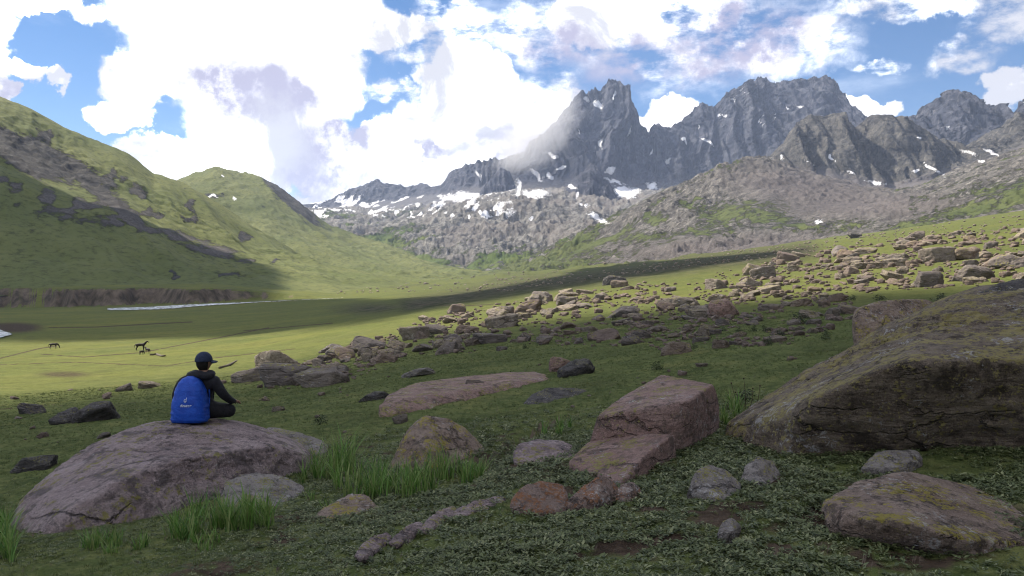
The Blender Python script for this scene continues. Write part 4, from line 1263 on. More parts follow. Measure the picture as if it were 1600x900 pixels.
MARK = ["large rounded dark boulder", None, "low flat-topped boulder by the hiker", None, "dark squat boulder", "pale stone at the strip's tip", "dark flat-shouldered boulder", None,
        "broad purple-brown boulder", "light boulder on the strip", "upright brown boulder", "rounded grey-brown central boulder", "light domed boulder", "big red pointed boulder", "dark red-brown boulder", "long low boulder",
        "wide flat sunlit boulder", "smooth sunlit boulder", "tall fractured sunlit boulder", "sunlit boulder leaning right", "sunlit tan boulder", None, "square dark skyline block", "broad sunlit boulder at the edge",
        None, "tan boulder over the lichen one", None, "dark gabled boulder", None, "black jagged block", None, None, None, "thin grey slab", None, None, "dark boulder in the shaded strip", "flat dark boulder low in the field", "rough dark boulder"]
for a in NOTABLE:
    stone_at(*a)

# scattered stones: the largest as individuals, the rest as one litter of stones
def inside_poly(x, y, poly):
    r = False
    for (x0, y0), (x1, y1) in zip(poly, poly[1:] + poly[:1]):
        if (y0 > y) != (y1 > y) and x < (x1 - x0) * (y - y0) / (y1 - y0) + x0:
            r = not r
    return r


SHADE_FIELD = [(420, 585), (560, 535), (720, 500), (1000, 478), (1330, 458), (1335, 500), (1240, 540), (1060, 552), (900, 540), (780, 552), (640, 556), (540, 600), (420, 612)]
LIT_FIELD = [(600, 520), (720, 485), (880, 460), (1050, 435), (1300, 390), (1600, 350), (1640, 440), (1330, 460), (1000, 478), (760, 500)]
MEADOW_FIELD = [(20, 600), (330, 590), (560, 600), (700, 560), (900, 560), (1300, 550), (1250, 590), (900, 640), (560, 680), (200, 690), (20, 720)]
cands = []
for poly, cnt, mean, lab, grp in [
        (SHADE_FIELD, 760, 9.5, "weathered brown stone among the shaded boulder field in mid meadow", "stones of the shaded boulder field"),
        (LIT_FIELD, 820, 8.5, "tan stone strewn over the sunlit strip of the right slope", "stones of the sunlit slope"),
        (MEADOW_FIELD, 60, 9.0, "small stone lying apart in the shaded near meadow", "small stones of the near meadow")]:
    xs_, ys_ = [q[0] for q in poly], [q[1] for q in poly]
    k = 0
    while k < cnt:
        x, y = random.uniform(min(xs_), max(xs_)), random.uniform(min(ys_), max(ys_))
        if not inside_poly(x, y, poly):
            continue
        dens = 0.5 + 0.9 * float(fbm(np.array([x / 55]), np.array([y / 14]), oct=3, seed=400)[0])
        if poly is LIT_FIELD:
            dens += 0.35 * (x > 1150) * (y > 395) - 0.3 * (x < 1200) * (y < 440)
        if random.random() > dens:
            continue
        wd = mean * math.exp(random.gauss(-0.05, 0.58))
        cands.append((min(wd, 34), x, y, lab, grp)); k += 1
cands.sort(key=lambda q: -q[0])
N_IND = 255
ORD = ["nearest", "second", "third", "fourth", "fifth", "sixth", "seventh", "eighth", "ninth", "tenth", "eleventh", "twelfth", "thirteenth", "fourteenth", "fifteenth", "sixteenth", "seventeenth", "eighteenth", "nineteenth", "twentieth", "twenty-first", "twenty-second", "twenty-third", "twenty-fourth"]
marks = [((a[0] + a[1]) / 2, (a[2] + a[3]) / 2, m_) for a, m_ in zip(NOTABLE, MARK) if m_]
slots = {}
for q in cands[:N_IND]:
    mx_, my_, nm = min(marks, key=lambda m_: math.hypot((m_[0] - q[1]), 2.5 * (m_[1] - q[2])))
    ddx, ddy = q[1] - mx_, 2.5 * (q[2] - my_)
    side = ("to the right of" if ddx > 0 else "to the left of") if abs(ddx) > abs(ddy) else ("below" if ddy > 0 else "above")
    slots.setdefault((q[4], nm, side), []).append((math.hypot(ddx, ddy), q))
for (grp, nm, side), lst in slots.items():
    lst.sort(key=lambda t: t[0])
    for i, (_, (wd, x, y, lab, _g)) in enumerate(lst):
        hgt = wd * random.uniform(0.34, 0.68)
        tone = "tan" if "sunlit" in grp else ("brown" if "shaded" in grp else "grey")
        stone_at(x - wd / 2, x + wd / 2, y - hgt, y, random.randrange(16), FIELD, "%s %s stone %s the %s" % (ORD[min(i, len(ORD) - 1)], tone, side, nm), grp, name="boulder",
                 depth=random.uniform(0.7, 1.1), rz=random.uniform(-0.5, 0.5))


def litter(name, items, label, mat, n=3):
    """many small stones in one mesh"""
    lib = []
    for i in range(6):
        rs = np.random.default_rng(500 + i)
        dirs = rs.normal(size=(10, 3)); dirs /= np.linalg.norm(dirs, axis=1)[:, None]
        v, f = star([(q, rs.uniform(0.6, 1.0)) for q in dirs] + [(np.array(q, float), 1.1) for q in [(1, 0, 0), (-1, 0, 0), (0, 1, 0), (0, -1, 0), (0, 0, 1), (0, 0, -1)]], n, 12, 0.06, 2.0, 520 + i)
        lib.append((v / (v.max(0) - v.min(0)), f))
    V, Fc, off = [], [], 0
    for x, y, z, w_, h_ in items:
        v, f = lib[random.randrange(6)]
        a = random.uniform(0, 6.28)
        c, s_ = math.cos(a), math.sin(a)
        q = np.stack([(v[:, 0] * c - v[:, 1] * s_) * w_ + x, (v[:, 0] * s_ + v[:, 1] * c) * w_ + y, v[:, 2] * h_ + z + h_ * 0.2], -1)
        V.append(q); Fc.append(f + off); off += len(v)
    me = np_mesh(name, np.concatenate(V), np.concatenate(Fc))
    return tag(link(name, me, mat), label, kind='stuff')


items = []
rest = cands[N_IND:]
for (wd, x, y, lab, grp), g in zip(rest, hits([q[1] for q in rest], [q[2] for q in rest])):
    w_ = wd * g[1] / F
    items.append((g[0], g[1], g[2], w_, w_ * random.uniform(0.5, 0.8)))
# finer debris between the stones
k = 0; spots = []
while k < 1900:
    poly = random.choice([SHADE_FIELD, LIT_FIELD, LIT_FIELD])
    xs_, ys_ = [q[0] for q in poly], [q[1] for q in poly]
    x, y = random.uniform(min(xs_), max(xs_)), random.uniform(min(ys_), max(ys_))
    if not inside_poly(x, y, poly) or random.random() > 0.42 + 1.0 * float(fbm(np.array([x / 55]), np.array([y / 14]), oct=3, seed=400)[0]):
        continue
    k += 1; spots.append((x, y))
for g in hits(*zip(*spots)):
    w_ = random.uniform(2.2, 6.5) * g[1] / F
    items.append((g[0], g[1], g[2], w_, w_ * random.uniform(0.4, 0.8)))
litter("stone_litter", items, "small stones scattered between the boulders of the field", FIELD, 3)
items = []; spots = []
for k in range(900):   # far stones on the upper slope and the valley
    x = random.uniform(480, 1600)
    ytop = np.interp(x, [480, 800, 1000, 1250, 1600], [425, 432, 405, 378, 335]); ybot = np.interp(x, [480, 800, 1000, 1250, 1600], [460, 455, 428, 398, 372])
    spots.append((x, random.uniform(ytop, ybot)))
for g in hits(*zip(*spots), 80):
    if g[1] > 2000:
        continue
    w_ = random.uniform(1.6, 5.0) * g[1] / F
    items.append((g[0], g[1], g[2], w_, w_ * random.uniform(0.5, 0.8)))
litter("distant_stones", items, "far-off stones dotting the upper slope and valley head", FIELD, 2)
# ------------------------------------------------------------------ vegetation
def leaf_mat(name, a, b, c, trans=0.25):
    m = bpy.data.materials.new(name)
    m.use_nodes = True
    m.node_tree.nodes.clear()
    n = NT(m.node_tree)
    out = n.node('ShaderNodeOutputMaterial')
    oi = n.node('ShaderNodeObjectInfo')
    geo = n.node('ShaderNodeNewGeometry')
    r = n.math('FRACT', n.math('ADD', oi.outputs['Random'], n.math('MULTIPLY', geo.outputs['Random Per Island'], 0.37)))
    col = n.mix(n.smooth(r, 0.0, 0.6), a, b)
    col = n.mix(n.smooth(r, 0.75, 1.0), col, c)
    pb = n.node('ShaderNodeBsdfPrincipled')
    n.put(pb.inputs['Base Color'], col)
    pb.inputs['Roughness'].default_value = 0.6
    pb.inputs['Specular IOR Level'].default_value = 0.3
    tr = n.node('ShaderNodeBsdfTranslucent')
    n.put(tr.inputs[0], col)
    mx = n.node('ShaderNodeMixShader')
    mx.inputs[0].default_value = trans
    n.l.new(pb.outputs[0], mx.inputs[1]); n.l.new(tr.outputs[0], mx.inputs[2])
    n.l.new(mx.outputs[0], out.inputs[0])
    return m


HERB = leaf_mat("herb_leaf", (0.045, 0.062, 0.022), (0.105, 0.126, 0.050), (0.210, 0.220, 0.110), 0.15)
TURF = leaf_mat("turf_blade", (0.068, 0.094, 0.028), (0.115, 0.142, 0.046), (0.165, 0.170, 0.065), 0.2)
BLADE = leaf_mat("tall_blade", (0.055, 0.125, 0.022), (0.110, 0.210, 0.040), (0.200, 0.240, 0.080), 0.3)
BUSH = leaf_mat("bush_leaf", (0.018, 0.028, 0.010), (0.035, 0.050, 0.018), (0.06, 0.07, 0.03), 0.15)


def herb_clump(seed):
    rs = random.Random(seed)
    V, Fc = [], []
    for k in range(9):
        a = rs.uniform(0, 6.28); L = rs.uniform(0.55, 1.0); wd = L * rs.uniform(0.32, 0.5); z0 = rs.uniform(0.05, 0.55)
        tip = z0 + rs.uniform(-0.1, 0.35)
        r0 = rs.uniform(0.05, 0.35)
        c, s_ = math.cos(a), math.sin(a)
        pts = [(r0, 0, z0), (r0 + L * 0.5, -wd / 2, z0 + 0.16), (r0 + L, 0, tip), (r0 + L * 0.5, wd / 2, z0 + 0.16), (r0 + L * 0.55, 0, z0 + 0.10)]
        o = len(V)
        V += [(x * c - y * s_, x * s_ + y * c, z) for x, y, z in pts]
        Fc += [(o, o + 1, o + 4), (o + 1, o + 2, o + 4), (o + 2, o + 3, o + 4), (o + 3, o, o + 4)]
    return np_mesh("herb_clump", V, Fc)


def turf_clump(seed):
    rs = random.Random(seed)
    V, Fc = [], []
    for k in range(14):
        a = rs.uniform(0, 6.28); r = rs.uniform(0, 0.8); h = rs.uniform(0.4, 1.0); wd = 0.07; b = rs.uniform(0, 6.28); ln = rs.uniform(0.1, 0.6)
        x, y = r * math.cos(a), r * math.sin(a)
        o = len(V)
        V += [(x - wd * math.sin(b), y + wd * math.cos(b), 0), (x + wd * math.sin(b), y - wd * math.cos(b), 0), (x + ln * math.cos(b), y + ln * math.sin(b), h)]
        Fc += [(o, o + 1, o + 2)]
    return np_mesh("turf_clump", V, Fc)


def scatter(name, pts, scale, rotz, protos, mat, label):
    """one patch of low plants: clump meshes set on points"""
    me = bpy.data.meshes.new(name)
    me.vertices.add(len(pts)); me.vertices.foreach_set('co', np.asarray(pts, np.float32).ravel())
    at = me.attributes.new('psc', 'FLOAT', 'POINT'); at.data.foreach_set('value', np.asarray(scale, np.float32))
    at = me.attributes.new('prot', 'FLOAT_VECTOR', 'POINT')
    rv = np.stack([rng.uniform(-.25, .25, len(pts)), rng.uniform(-.25, .25, len(pts)), rotz], -1)
    at.data.foreach_set('vector', rv.astype(np.float32).ravel())
    o = bpy.data.objects.new(name, me)
    COL.objects.link(o)
    ng = bpy.data.node_groups.new(name, 'GeometryNodeTree')
    ng.interface.new_socket('Geometry', in_out='INPUT', socket_type='NodeSocketGeometry')
    ng.interface.new_socket('Geometry', in_out='OUTPUT', socket_type='NodeSocketGeometry')
    gi = ng.nodes.new('NodeGroupInput'); go = ng.nodes.new('NodeGroupOutput')
    g2i = ng.nodes.new('GeometryNodeGeometryToInstance')
    for pm in protos:
        pm.materials.append(mat)
        po = bpy.data.objects.new(name + "_clump", pm)
        oi = ng.nodes.new('GeometryNodeObjectInfo'); oi.inputs['Object'].default_value = po; oi.inputs['As Instance'].default_value = True
        ng.links.new(oi.outputs['Geometry'], g2i.inputs[0])
    iop = ng.nodes.new('GeometryNodeInstanceOnPoints')
    iop.inputs['Pick Instance'].default_value = True
    na = ng.nodes.new('GeometryNodeInputNamedAttribute'); na.data_type = 'FLOAT'; na.inputs['Name'].default_value = 'psc'
    nr = ng.nodes.new('GeometryNodeInputNamedAttribute'); nr.data_type = 'FLOAT_VECTOR'; nr.inputs['Name'].default_value = 'prot'
    ng.links.new(gi.outputs[0], iop.inputs['Points']); ng.links.new(g2i.outputs[0], iop.inputs['Instance'])
    ng.links.new(na.outputs['Attribute'], iop.inputs['Scale']); ng.links.new(nr.outputs['Attribute'], iop.inputs['Rotation'])
    ng.links.new(iop.outputs[0], go.inputs[0])
    md = o.modifiers.new("scatter", 'NODES'); md.node_group = ng
    return tag(o, label, kind='stuff')


def field_at(arr, x, y):
    r = np.hypot(x, y); t = np.arctan2(x, y)
    i = np.clip(np.searchsorted(RR, r), 0, len(RR) - 1); j = np.clip(np.searchsorted(TH, t), 0, len(TH) - 1)
    return arr[i, j]


def sample_ground(n, r0, r1, half=0.66, power=1.0):
    u = rng.uniform(0, 1, n)
    r = (r0 ** power + u * (r1 ** power - r0 ** power)) ** (1 / power)
    t = rng.uniform(-half, half, n)
    return r * np.sin(t), r * np.cos(t)


x, y = sample_ground(78000, 3.2, 13.0, power=1.15)
_d = field_at(dirt, x, y)
_c = fbm(x * 1.3, y * 1.3, oct=3, seed=600)
keep = rng.uniform(0, 1, len(x)) < np.clip(0.86 - 1.8 * np.clip(_d - 0.40, 0, 1) + 1.3 * _c, 0.05, 1) * (1 - 0.9 * sstep(np.hypot(x, y), 7.5, 13.0))
x, y = x[keep], y[keep]
# more leafy towards the right, shorter turf towards the left
_px = 800 + F * x / y
leafy = sstep(_px, 250, 750)
sc = rng.uniform(0.5, 1.35, len(x)) * (0.019 + 0.024 * leafy) * (0.75 + 0.035 * np.hypot(x, y))
scatter("ground_cover", np.stack([x, y, ground_z(x, y) - 0.004], -1), sc, rng.uniform(0, 6.28, len(x)), [herb_clump(i) for i in range(5)], HERB, "low leafy herbs carpeting the foreground turf")
x, y = sample_ground(70000, 5.5, 42.0, power=1.0)
_d = field_at(dirt, x, y); _c = fbm(x * 0.6, y * 0.6, oct=3, seed=610)
keep = rng.uniform(0, 1, len(x)) < np.clip(0.8 - 1.8 * np.clip(_d - 0.2, 0, 1) + 0.8 * _c, 0.02, 1)
x, y = x[keep], y[keep]
sc = rng.uniform(0.6, 1.3, len(x)) * 0.030 * (0.7 + 0.03 * np.hypot(x, y))
scatter("short_turf", np.stack([x, y, ground_z(x, y) - 0.004], -1), sc, rng.uniform(0, 6.28, len(x)), [turf_clump(i) for i in range(4)], TURF, "short grazed turf of the near meadow")

# tall grass tufts
BL_V, BL_F = [], []


def tuft(px, py, rx, ry, n, hpx):
    n = int(n * 0.62)
    kk = max(3, n // 28)
    cen = [(random.uniform(0, 6.28), math.sqrt(random.random())) for _ in range(kk)]
    q = []
    for k in range(n):
        a, r = random.choice(cen)
        q.append((px + rx * r * math.cos(a) + random.gauss(0, rx * 0.13), py + ry * r * math.sin(a) + random.gauss(0, ry * 0.13)))
    for g in hits(*zip(*q)):
        h = hpx * g[1] / F * random.uniform(0.35, 1.2)
        b = random.uniform(0, 6.28); bend = h * random.uniform(0.05, 0.8); wd = random.uniform(0.003, 0.0085)
        dx, dy = math.cos(b), math.sin(b)
        o = len(BL_V)
        for t in (0, 0.4, 0.75):
            ww = wd * (1 - 0.55 * t)
            cx, cy, cz = g[0] + dx * bend * t * t, g[1] + dy * bend * t * t, g[2] - 0.02 + h * t * (1 - 0.12 * t)
            BL_V.append((cx - dy * ww, cy + dx * ww, cz)); BL_V.append((cx + dy * ww, cy - dx * ww, cz))
        BL_V.append((g[0] + dx * bend * 1.15, g[1] + dy * bend * 1.15, g[2] + h * 0.93))
        BL_F.extend([(o, o + 1, o + 3), (o, o + 3, o + 2), (o + 2, o + 3, o + 5), (o + 2, o + 5, o + 4), (o + 4, o + 5, o + 6)])


for a in [(520, 738, 32, 12, 420, 58), (560, 765, 45, 14, 420, 46), (615, 768, 50, 12, 480, 52), (655, 760, 25, 10, 200, 40), (710, 742, 45, 9, 420, 46), (745, 735, 22, 8, 150, 36),
          (380, 826, 40, 12, 420, 62), (340, 815, 40, 14, 300, 46), (275, 835, 45, 10, 300, 46), (200, 852, 50, 8, 220, 32), (130, 868, 45, 8, 140, 28), (20, 868, 30, 16, 300, 55), (8, 840, 14, 12, 160, 46),
          (862, 680, 16, 6, 120, 26), (890, 672, 18, 5, 90, 22), (480, 752, 20, 8, 120, 28), (1145, 650, 12, 10, 160, 34), (1135, 665, 12, 8, 100, 30), (420, 800, 25, 10, 90, 24), (500, 790, 30, 14, 80, 16), (310, 850, 60, 10, 120, 22)]:
    tuft(*a)
me = np_mesh("tall_grass", BL_V, BL_F)
tag(link("tall_grass", me, BLADE, smooth=False), "tall green grass tufts around the domed boulder and the pyramid rock", kind='stuff')

# dark low shrubs
def shrub_mesh(seed):
    rs = random.Random(seed)
    V, Fc = [], []
    for k in range(260):
        while True:
            p = Vector((rs.uniform(-1, 1), rs.uniform(-1, 1), rs.uniform(0, 1)))
            if 0.25 < p.length < 1.0 * (0.8 + 0.2 * math.sin(3 * p.x + 5 * p.y + seed)):
                break
        q = Matrix.Rotation(rs.uniform(0, 6.28), 3, 'Z') @ Matrix.Rotation(rs.uniform(-1.2, 1.2), 3, 'X')
        s_ = rs.uniform(0.09, 0.2)
        o = len(V)
        for c in ((-s_ * 0.5, 0, 0), (0, -s_ * 0.2, s_ * 0.2), (s_ * 0.9, 0, s_ * 0.5), (0, s_ * 0.3, s_ * 0.3)):
            v = p + q @ Vector(c)
            V.append((v.x * 0.5, v.y * 0.5, max(v.z, 0.0)))
        Fc.append((o, o + 1, o + 2)); Fc.append((o, o + 2, o + 3))
    me = np_mesh("foliage", V, Fc); me.materials.append(BUSH)
    return me


SHM = [shrub_mesh(i) for i in range(3)]
STEM = np_mesh("stem", [(-.03, -.02, -.1), (.03, -.02, -.1), (0, .03, -.1), (-.25, 0, .6), (.05, .05, .75), (.25, -.1, .6)], [(0, 1, 4), (1, 2, 4), (2, 0, 4), (0, 1, 3), (1, 2, 5), (2, 0, 3)])
STEM.materials.append(BUSH)
for i, (px, py, wd, ht, lb) in enumerate([
        (501, 664, 28, 14, "dark cushion shrub right of the domed boulder's top"), (1026, 579, 24, 13, "dark shrub above the broken red block"), (1290, 532, 20, 15, "bushy shrub alone on the turf left of the blocky boulder"),
        (1165, 628, 38, 18, "dark leafy shrub between the red block and the huge boulder"), (1178, 520, 16, 10, "first of the small shrubs in a row under the sunlit strip"), (1155, 522, 14, 9, "leftmost small shrub in the row under the sunlit strip"),
        (1196, 521, 18, 10, "rightmost small shrub in the row under the sunlit strip"), (1130, 519, 14, 8, "small shrub near the big red pointed boulder"), (1218, 532, 22, 14, "larger dark shrub beside flat stones right of the field"),
        (1200, 541, 20, 12, "dark shrub in front of the flat stones right of the field"), (1250, 506, 40, 16, "wide dark shrub at the foot of the right slope"), (1470, 470, 34, 12, "dark green bush behind the huge lichen-covered boulder"),
        (1086, 545, 14, 9, "small shrub next to the light domed boulder"), (300, 630, 30, 7, "flat green cushion plant left of the hiker's shoulder"), (675, 529, 16, 8, "small shrub among the left stones of the field"), (1375, 470, 26, 10, "low shrub left of the blocky dark boulder"),
        (820, 545, 14, 7, "small shrub under the middle of the field"), (960, 500, 16, 8, "small shrub in the upper field"), (1330, 470, 22, 9, "low bush where slope stones meet the blocky boulder")]):
    g = hit(px, py); s_ = g[1] / F
    e = empty("shrub", g)
    for nm, dat in (("foliage", SHM[i % 3]), ("stem", STEM)):
        o = bpy.data.objects.new(nm, dat); COL.objects.link(o); o.parent = e
        o.scale = (wd * s_, wd * s_, ht * s_ * 1.15)
        o.rotation_euler = (0, 0, i * 1.3)
    tag(e, lb, "shrub", "low dark shrubs of the meadow")


def tube(path, radii, seg=6):
    """tapered tube along a path"""
    path = [Vector(p) for p in path]
    V, Fc = [], []
    for i, p in enumerate(path):
        t = (path[min(i + 1, len(path) - 1)] - path[max(i - 1, 0)]).normalized()
        a = t.orthogonal().normalized(); b = t.cross(a)
        for k in range(seg):
            an = 6.28318 * k / seg
            V.append(tuple(p + radii[i] * (math.cos(an) * a + math.sin(an) * b)))
    for i in range(len(path) - 1):
        for k in range(seg):
            Fc.append((i * seg + k, i * seg + (k + 1) % seg, (i + 1) * seg + (k + 1) % seg, (i + 1) * seg + k))
    V.append(tuple(path[0])); V.append(tuple(path[-1]))
    for k in range(seg):
        Fc.append((len(V) - 2, (k + 1) % seg, k, k)); Fc.append((len(V) - 1, (len(path) - 1) * seg + k, (len(path) - 1) * seg + (k + 1) % seg, (len(path) - 1) * seg + (k + 1) % seg))
    me = bpy.data.meshes.new("tube")
    me.from_pydata(V, [], [tuple(dict.fromkeys(f)) for f in Fc]); me.update()
    return me


DRY, n_, bs_, _ = new_mat("dry_stalk"); bs_.inputs['Base Color'].default_value = (0.05, 0.035, 0.022, 1)
n_.put(bs_.inputs['Base Color'], n_.mix(n_.noise(None, 30, 3), (0.035, 0.024, 0.016), (0.075, 0.055, 0.035)))
g = hit(1172, 640)
e = empty("dry_plant", g); tag(e, "thin dry stalks with seed heads rising between the red block and huge boulder", "plant")
for dxp, top, lean in [(-32, 596, -8), (-12, 588, -2), (0, 604, 6), (14, 600, 9), (-22, 608, -12)]:
    b = np.array([dxp * g[1] / F * 0.6, random.uniform(-.1, .1), -0.02]); h = (640 - top) * g[1] / F
    tp = b + np.array([lean * g[1] / F, 0, h])
    md_ = (b + tp) / 2 + np.array([0.015, 0, 0])
    st_ = link("stalk", tube([b, md_, tp], [.005, .004, .003], 5), DRY, e)
    link("seed_head", tube([tp - np.array([0, 0, .012]), tp, tp + np.array([0, 0, .012])], [.004, .014, .004], 6), DRY, st_)

WOOD, n_, bs_, _ = new_mat("driftwood")
n_.put(bs_.inputs['Base Color'], n_.mix(n_.noise(None, 12, 5), (0.05, 0.04, 0.03), (0.14, 0.115, 0.09)))
for pts_, lb in [([(343, 576), (355, 573), (362, 570), (370, 568)], "dark driftwood log lying on the sunlit meadow right of the hiker's head"), ([(235, 556), (245, 555), (252, 557), (258, 558)], "low driftwood log on the sunlit meadow left of the hiker's head")]:
    ps = [hit(*q) for q in pts_]
    o0 = ps[0]
    link_o = link("driftwood_log", tube([q - o0 + np.array([0, 0, 0.06 + 0.14 * (i == 3)]) for i, q in enumerate(ps)], [.08, .10, .085, .05] if ps[0][1] < 80 else [.13, .15, .13, .08], 8), WOOD, loc=o0)
    tag(link_o, lb, "log")

# ------------------------------------------------------------------ skinned figures
def skinned(name, verts, edges, root=0, sub=2):
    me = bpy.data.meshes.new(name)
    me.from_pydata([v[:3] for v in verts], [], [])
    me.edges.add(len(edges)); me.edges.foreach_set('vertices', np.array(edges, np.int32).ravel())
    me.update()
    o = bpy.data.objects.new(name, me)
    COL.objects.link(o)
    md = o.modifiers.new('skin', 'SKIN'); md.use_smooth_shade = True
    sv = me.skin_vertices[0].data if len(me.skin_vertices) else None
    if sv is None:
        bm = bmesh.new(); bm.from_mesh(me); bm.verts.layers.skin.verify(); bm.to_mesh(me); bm.free()
        sv = me.skin_vertices[0].data
    for i, v in enumerate(verts):
        r = v[3]
        sv[i].radius = (r, r) if not isinstance(r, tuple) else r
        sv[i].use_root = (i == root)
    md2 = o.modifiers.new('sub', 'SUBSURF'); md2.levels = sub; md2.render_levels = sub
    dg = bpy.context.evaluated_depsgraph_get(); dg.update()
    res = bpy.data.meshes.new_from_object(o.evaluated_get(dg))
    bpy.data.objects.remove(o); bpy.data.meshes.remove(me)
    res.name = name
    return res


def cloth(name, a, b, rough=0.85, wr=22.0):
    m, n, bs, _ = new_mat(name)
    pos = n.node('ShaderNodeTexCoord').outputs['Object']
    f = n.noise(pos, wr, 5, 0.6, 0.8)
    n.put(bs.inputs['Base Color'], n.mix(n.smooth(f, 0.3, 0.7), a, b))
    bs.inputs['Roughness'].default_value = rough
    n.put(bs.inputs['Normal'], n.bump(f, 0.6, 0.02))
    return m


JACKET = cloth("black_jacket", (0.010, 0.010, 0.013), (0.020, 0.020, 0.025), 0.8)
TROUSER = cloth("dark_trousers", (0.013, 0.013, 0.016), (0.024, 0.023, 0.026), 0.9)
SKIN = cloth("skin", (0.34, 0.19, 0.13), (0.40, 0.24, 0.17), 0.6, 40)
HAIR = cloth("hair", (0.008, 0.007, 0.006), (0.016, 0.013, 0.011), 0.7, 80)
CAPM = cloth("navy_cap", (0.018, 0.026, 0.055), (0.030, 0.042, 0.080), 0.85, 60)
PACK = cloth("blue_rain_cover", (0.006, 0.042, 0.30), (0.012, 0.075, 0.42), 0.45, 14)
LOGO, _n, _b, _o = new_mat("pale_print"); _n.put(_b.inputs['Base Color'], _n.mix(_n.noise(None, 60, 2), (0.50, 0.56, 0.66), (0.66, 0.70, 0.76)))
STRAP = cloth("black_strap", (0.012, 0.012, 0.014), (0.025, 0.025, 0.028), 0.8, 50)

SEAT = P(305, 657, 10.0)
pv = [(0.02, 0.06, 0.11, (.17, .13)), (0.02, 0.08, 0.25, (.155, .12)), (0.03, 0.09, 0.38, (.175, .125)), (0.04, 0.09, 0.48, (.13, .10)), (0.05, 0.10, 0.56, .062), (0.055, 0.11, 0.63, .06),
      (-0.20, 0.08, 0.475, .085), (-0.305, 0.08, 0.26, .066), (-0.22, 0.30, 0.19, .042), (-0.21, 0.37, 0.18, (.042, .026)),
      (0.215, 0.08, 0.475, .080), (0.315, 0.12, 0.30, .060), (0.352, 0.26, 0.205, .045), (0.358, 0.32, 0.192, (.044, .026)),
      (-0.10, 0.12, 0.10, .115), (-0.29, 0.34, 0.11, .085), (-0.05, 0.50, 0.03, .06), (0.06, 0.50, 0.00, .05), (0.14, 0.52, 0.0, .042),
      (0.15, 0.12, 0.11, .115), (0.345, 0.29, 0.085, .090), (0.16, 0.46, 0.04, .06), (0.04, 0.42, 0.02, .05), (-0.04, 0.44, 0.02, .042)]
pe = [(0, 1), (1, 2), (2, 3), (3, 4), (4, 5), (3, 6), (6, 7), (7, 8), (8, 9), (3, 10), (10, 11), (11, 12), (12, 13), (0, 14), (14, 15), (15, 16), (16, 17), (17, 18), (0, 19), (19, 20), (20, 21), (21, 22), (22, 23)]
for wi, sg in ((9, 1), (13, -1)):
    bx, by, bz, _ = pv[wi]
    for j, (ox, ln) in enumerate([(-0.030, .07), (-0.010, .08), (0.011, .075), (0.030, .06), (0.048 * sg, .045)]):
        i0 = len(pv)
        if j < 4:
            pv += [(bx + ox, by + 0.045, bz, .010), (bx + ox * 1.1, by + 0.045 + ln * 0.6, bz - 0.015, .009), (bx + ox * 1.1, by + 0.045 + ln, bz - 0.045, .008)]
        else:
            pv += [(bx + ox, by - 0.005, bz, .011), (bx + ox * 1.35, by + 0.03, bz - 0.01, .010), (bx + ox * 1.4, by + 0.055, bz - 0.03, .009)]
        pe += [(wi, i0), (i0, i0 + 1), (i0 + 1, i0 + 2)]
body = skinned("person", pv, pe)
# head: shaped sphere turned to the right, merged into the body surface
bm = bmesh.new(); bm.from_mesh(body)
hv_, hf_ = ico(5)
hd = hv_ * np.array([0.076, 0.094, 0.115])
yy = hv_[:, 1]
jaw = np.clip(-hv_[:, 2], 0, 1) * np.clip(yy * 0.8 + 0.4, 0, 1)
hd[:, 0] *= 1 - 0.22 * jaw
nose = np.exp(-((hv_[:, 0] / 0.16) ** 2 + ((hv_[:, 2] + 0.12) / 0.2) ** 2)) * (yy > 0); hd[:, 1] += 0.024 * nose
for sx in (-1, 1):
    eye = np.exp(-(((hv_[:, 0] - 0.38 * sx) / 0.15) ** 2 + ((hv_[:, 2] - 0.05) / 0.10) ** 2)) * (yy > 0); hd[:, 1] -= 0.010 * eye
    ear = np.exp(-(((hv_[:, 1] + 0.05) / 0.14) ** 2 + ((hv_[:, 2] + 0.05) / 0.22) ** 2)) * (hv_[:, 0] * sx > 0.6); hd[:, 0] += 0.020 * sx * ear
mouth = np.exp(-((hv_[:, 0] / 0.28) ** 2 + ((hv_[:, 2] + 0.45) / 0.05) ** 2)) * (yy > 0); hd[:, 1] -= 0.005 * mouth
ya = math.radians(-42)
ca, sa = math.cos(ya), math.sin(ya)
HC = np.array([0.06, 0.10, 0.715])
hw = np.stack([hd[:, 0] * ca - hd[:, 1] * sa, hd[:, 0] * sa + hd[:, 1] * ca, hd[:, 2]], -1) + HC
nv = [bm.verts.new(tuple(q)) for q in hw]
for f in hf_:
    bm.faces.new([nv[i] for i in f])
bm.to_mesh(body); bm.free()
for m_ in (JACKET, TROUSER, SKIN, HAIR):
    body.materials.append(m_)
for p in body.polygons:
    c = p.center
    if c.z > 0.585:
        l = Vector((c.x - HC[0], c.y - HC[1])); fy = -l.x * math.sin(ya) * -1 * -1 + l.y * math.cos(ya)
        p.material_index = 3 if fy < 0.03 and c.z > 0.62 else 2
    elif (c.y > 0.315 and c.z > 0.13 and (abs(c.x + 0.19) < 0.09 or abs(c.x - 0.36) < 0.09) and c.z > 0.155):
        p.material_index = 2
    elif c.z < 0.17 and not (c.x < -0.21 and c.y < 0.3):
        p.material_index = 1
    else:
        p.material_index = 0
person = link("person", body, None, loc=SEAT)
person.rotation_euler = (0, 0, math.radians(-6))
tag(person, "hiker in a black jacket and navy cap sitting on the domed boulder, seen from behind", "person")
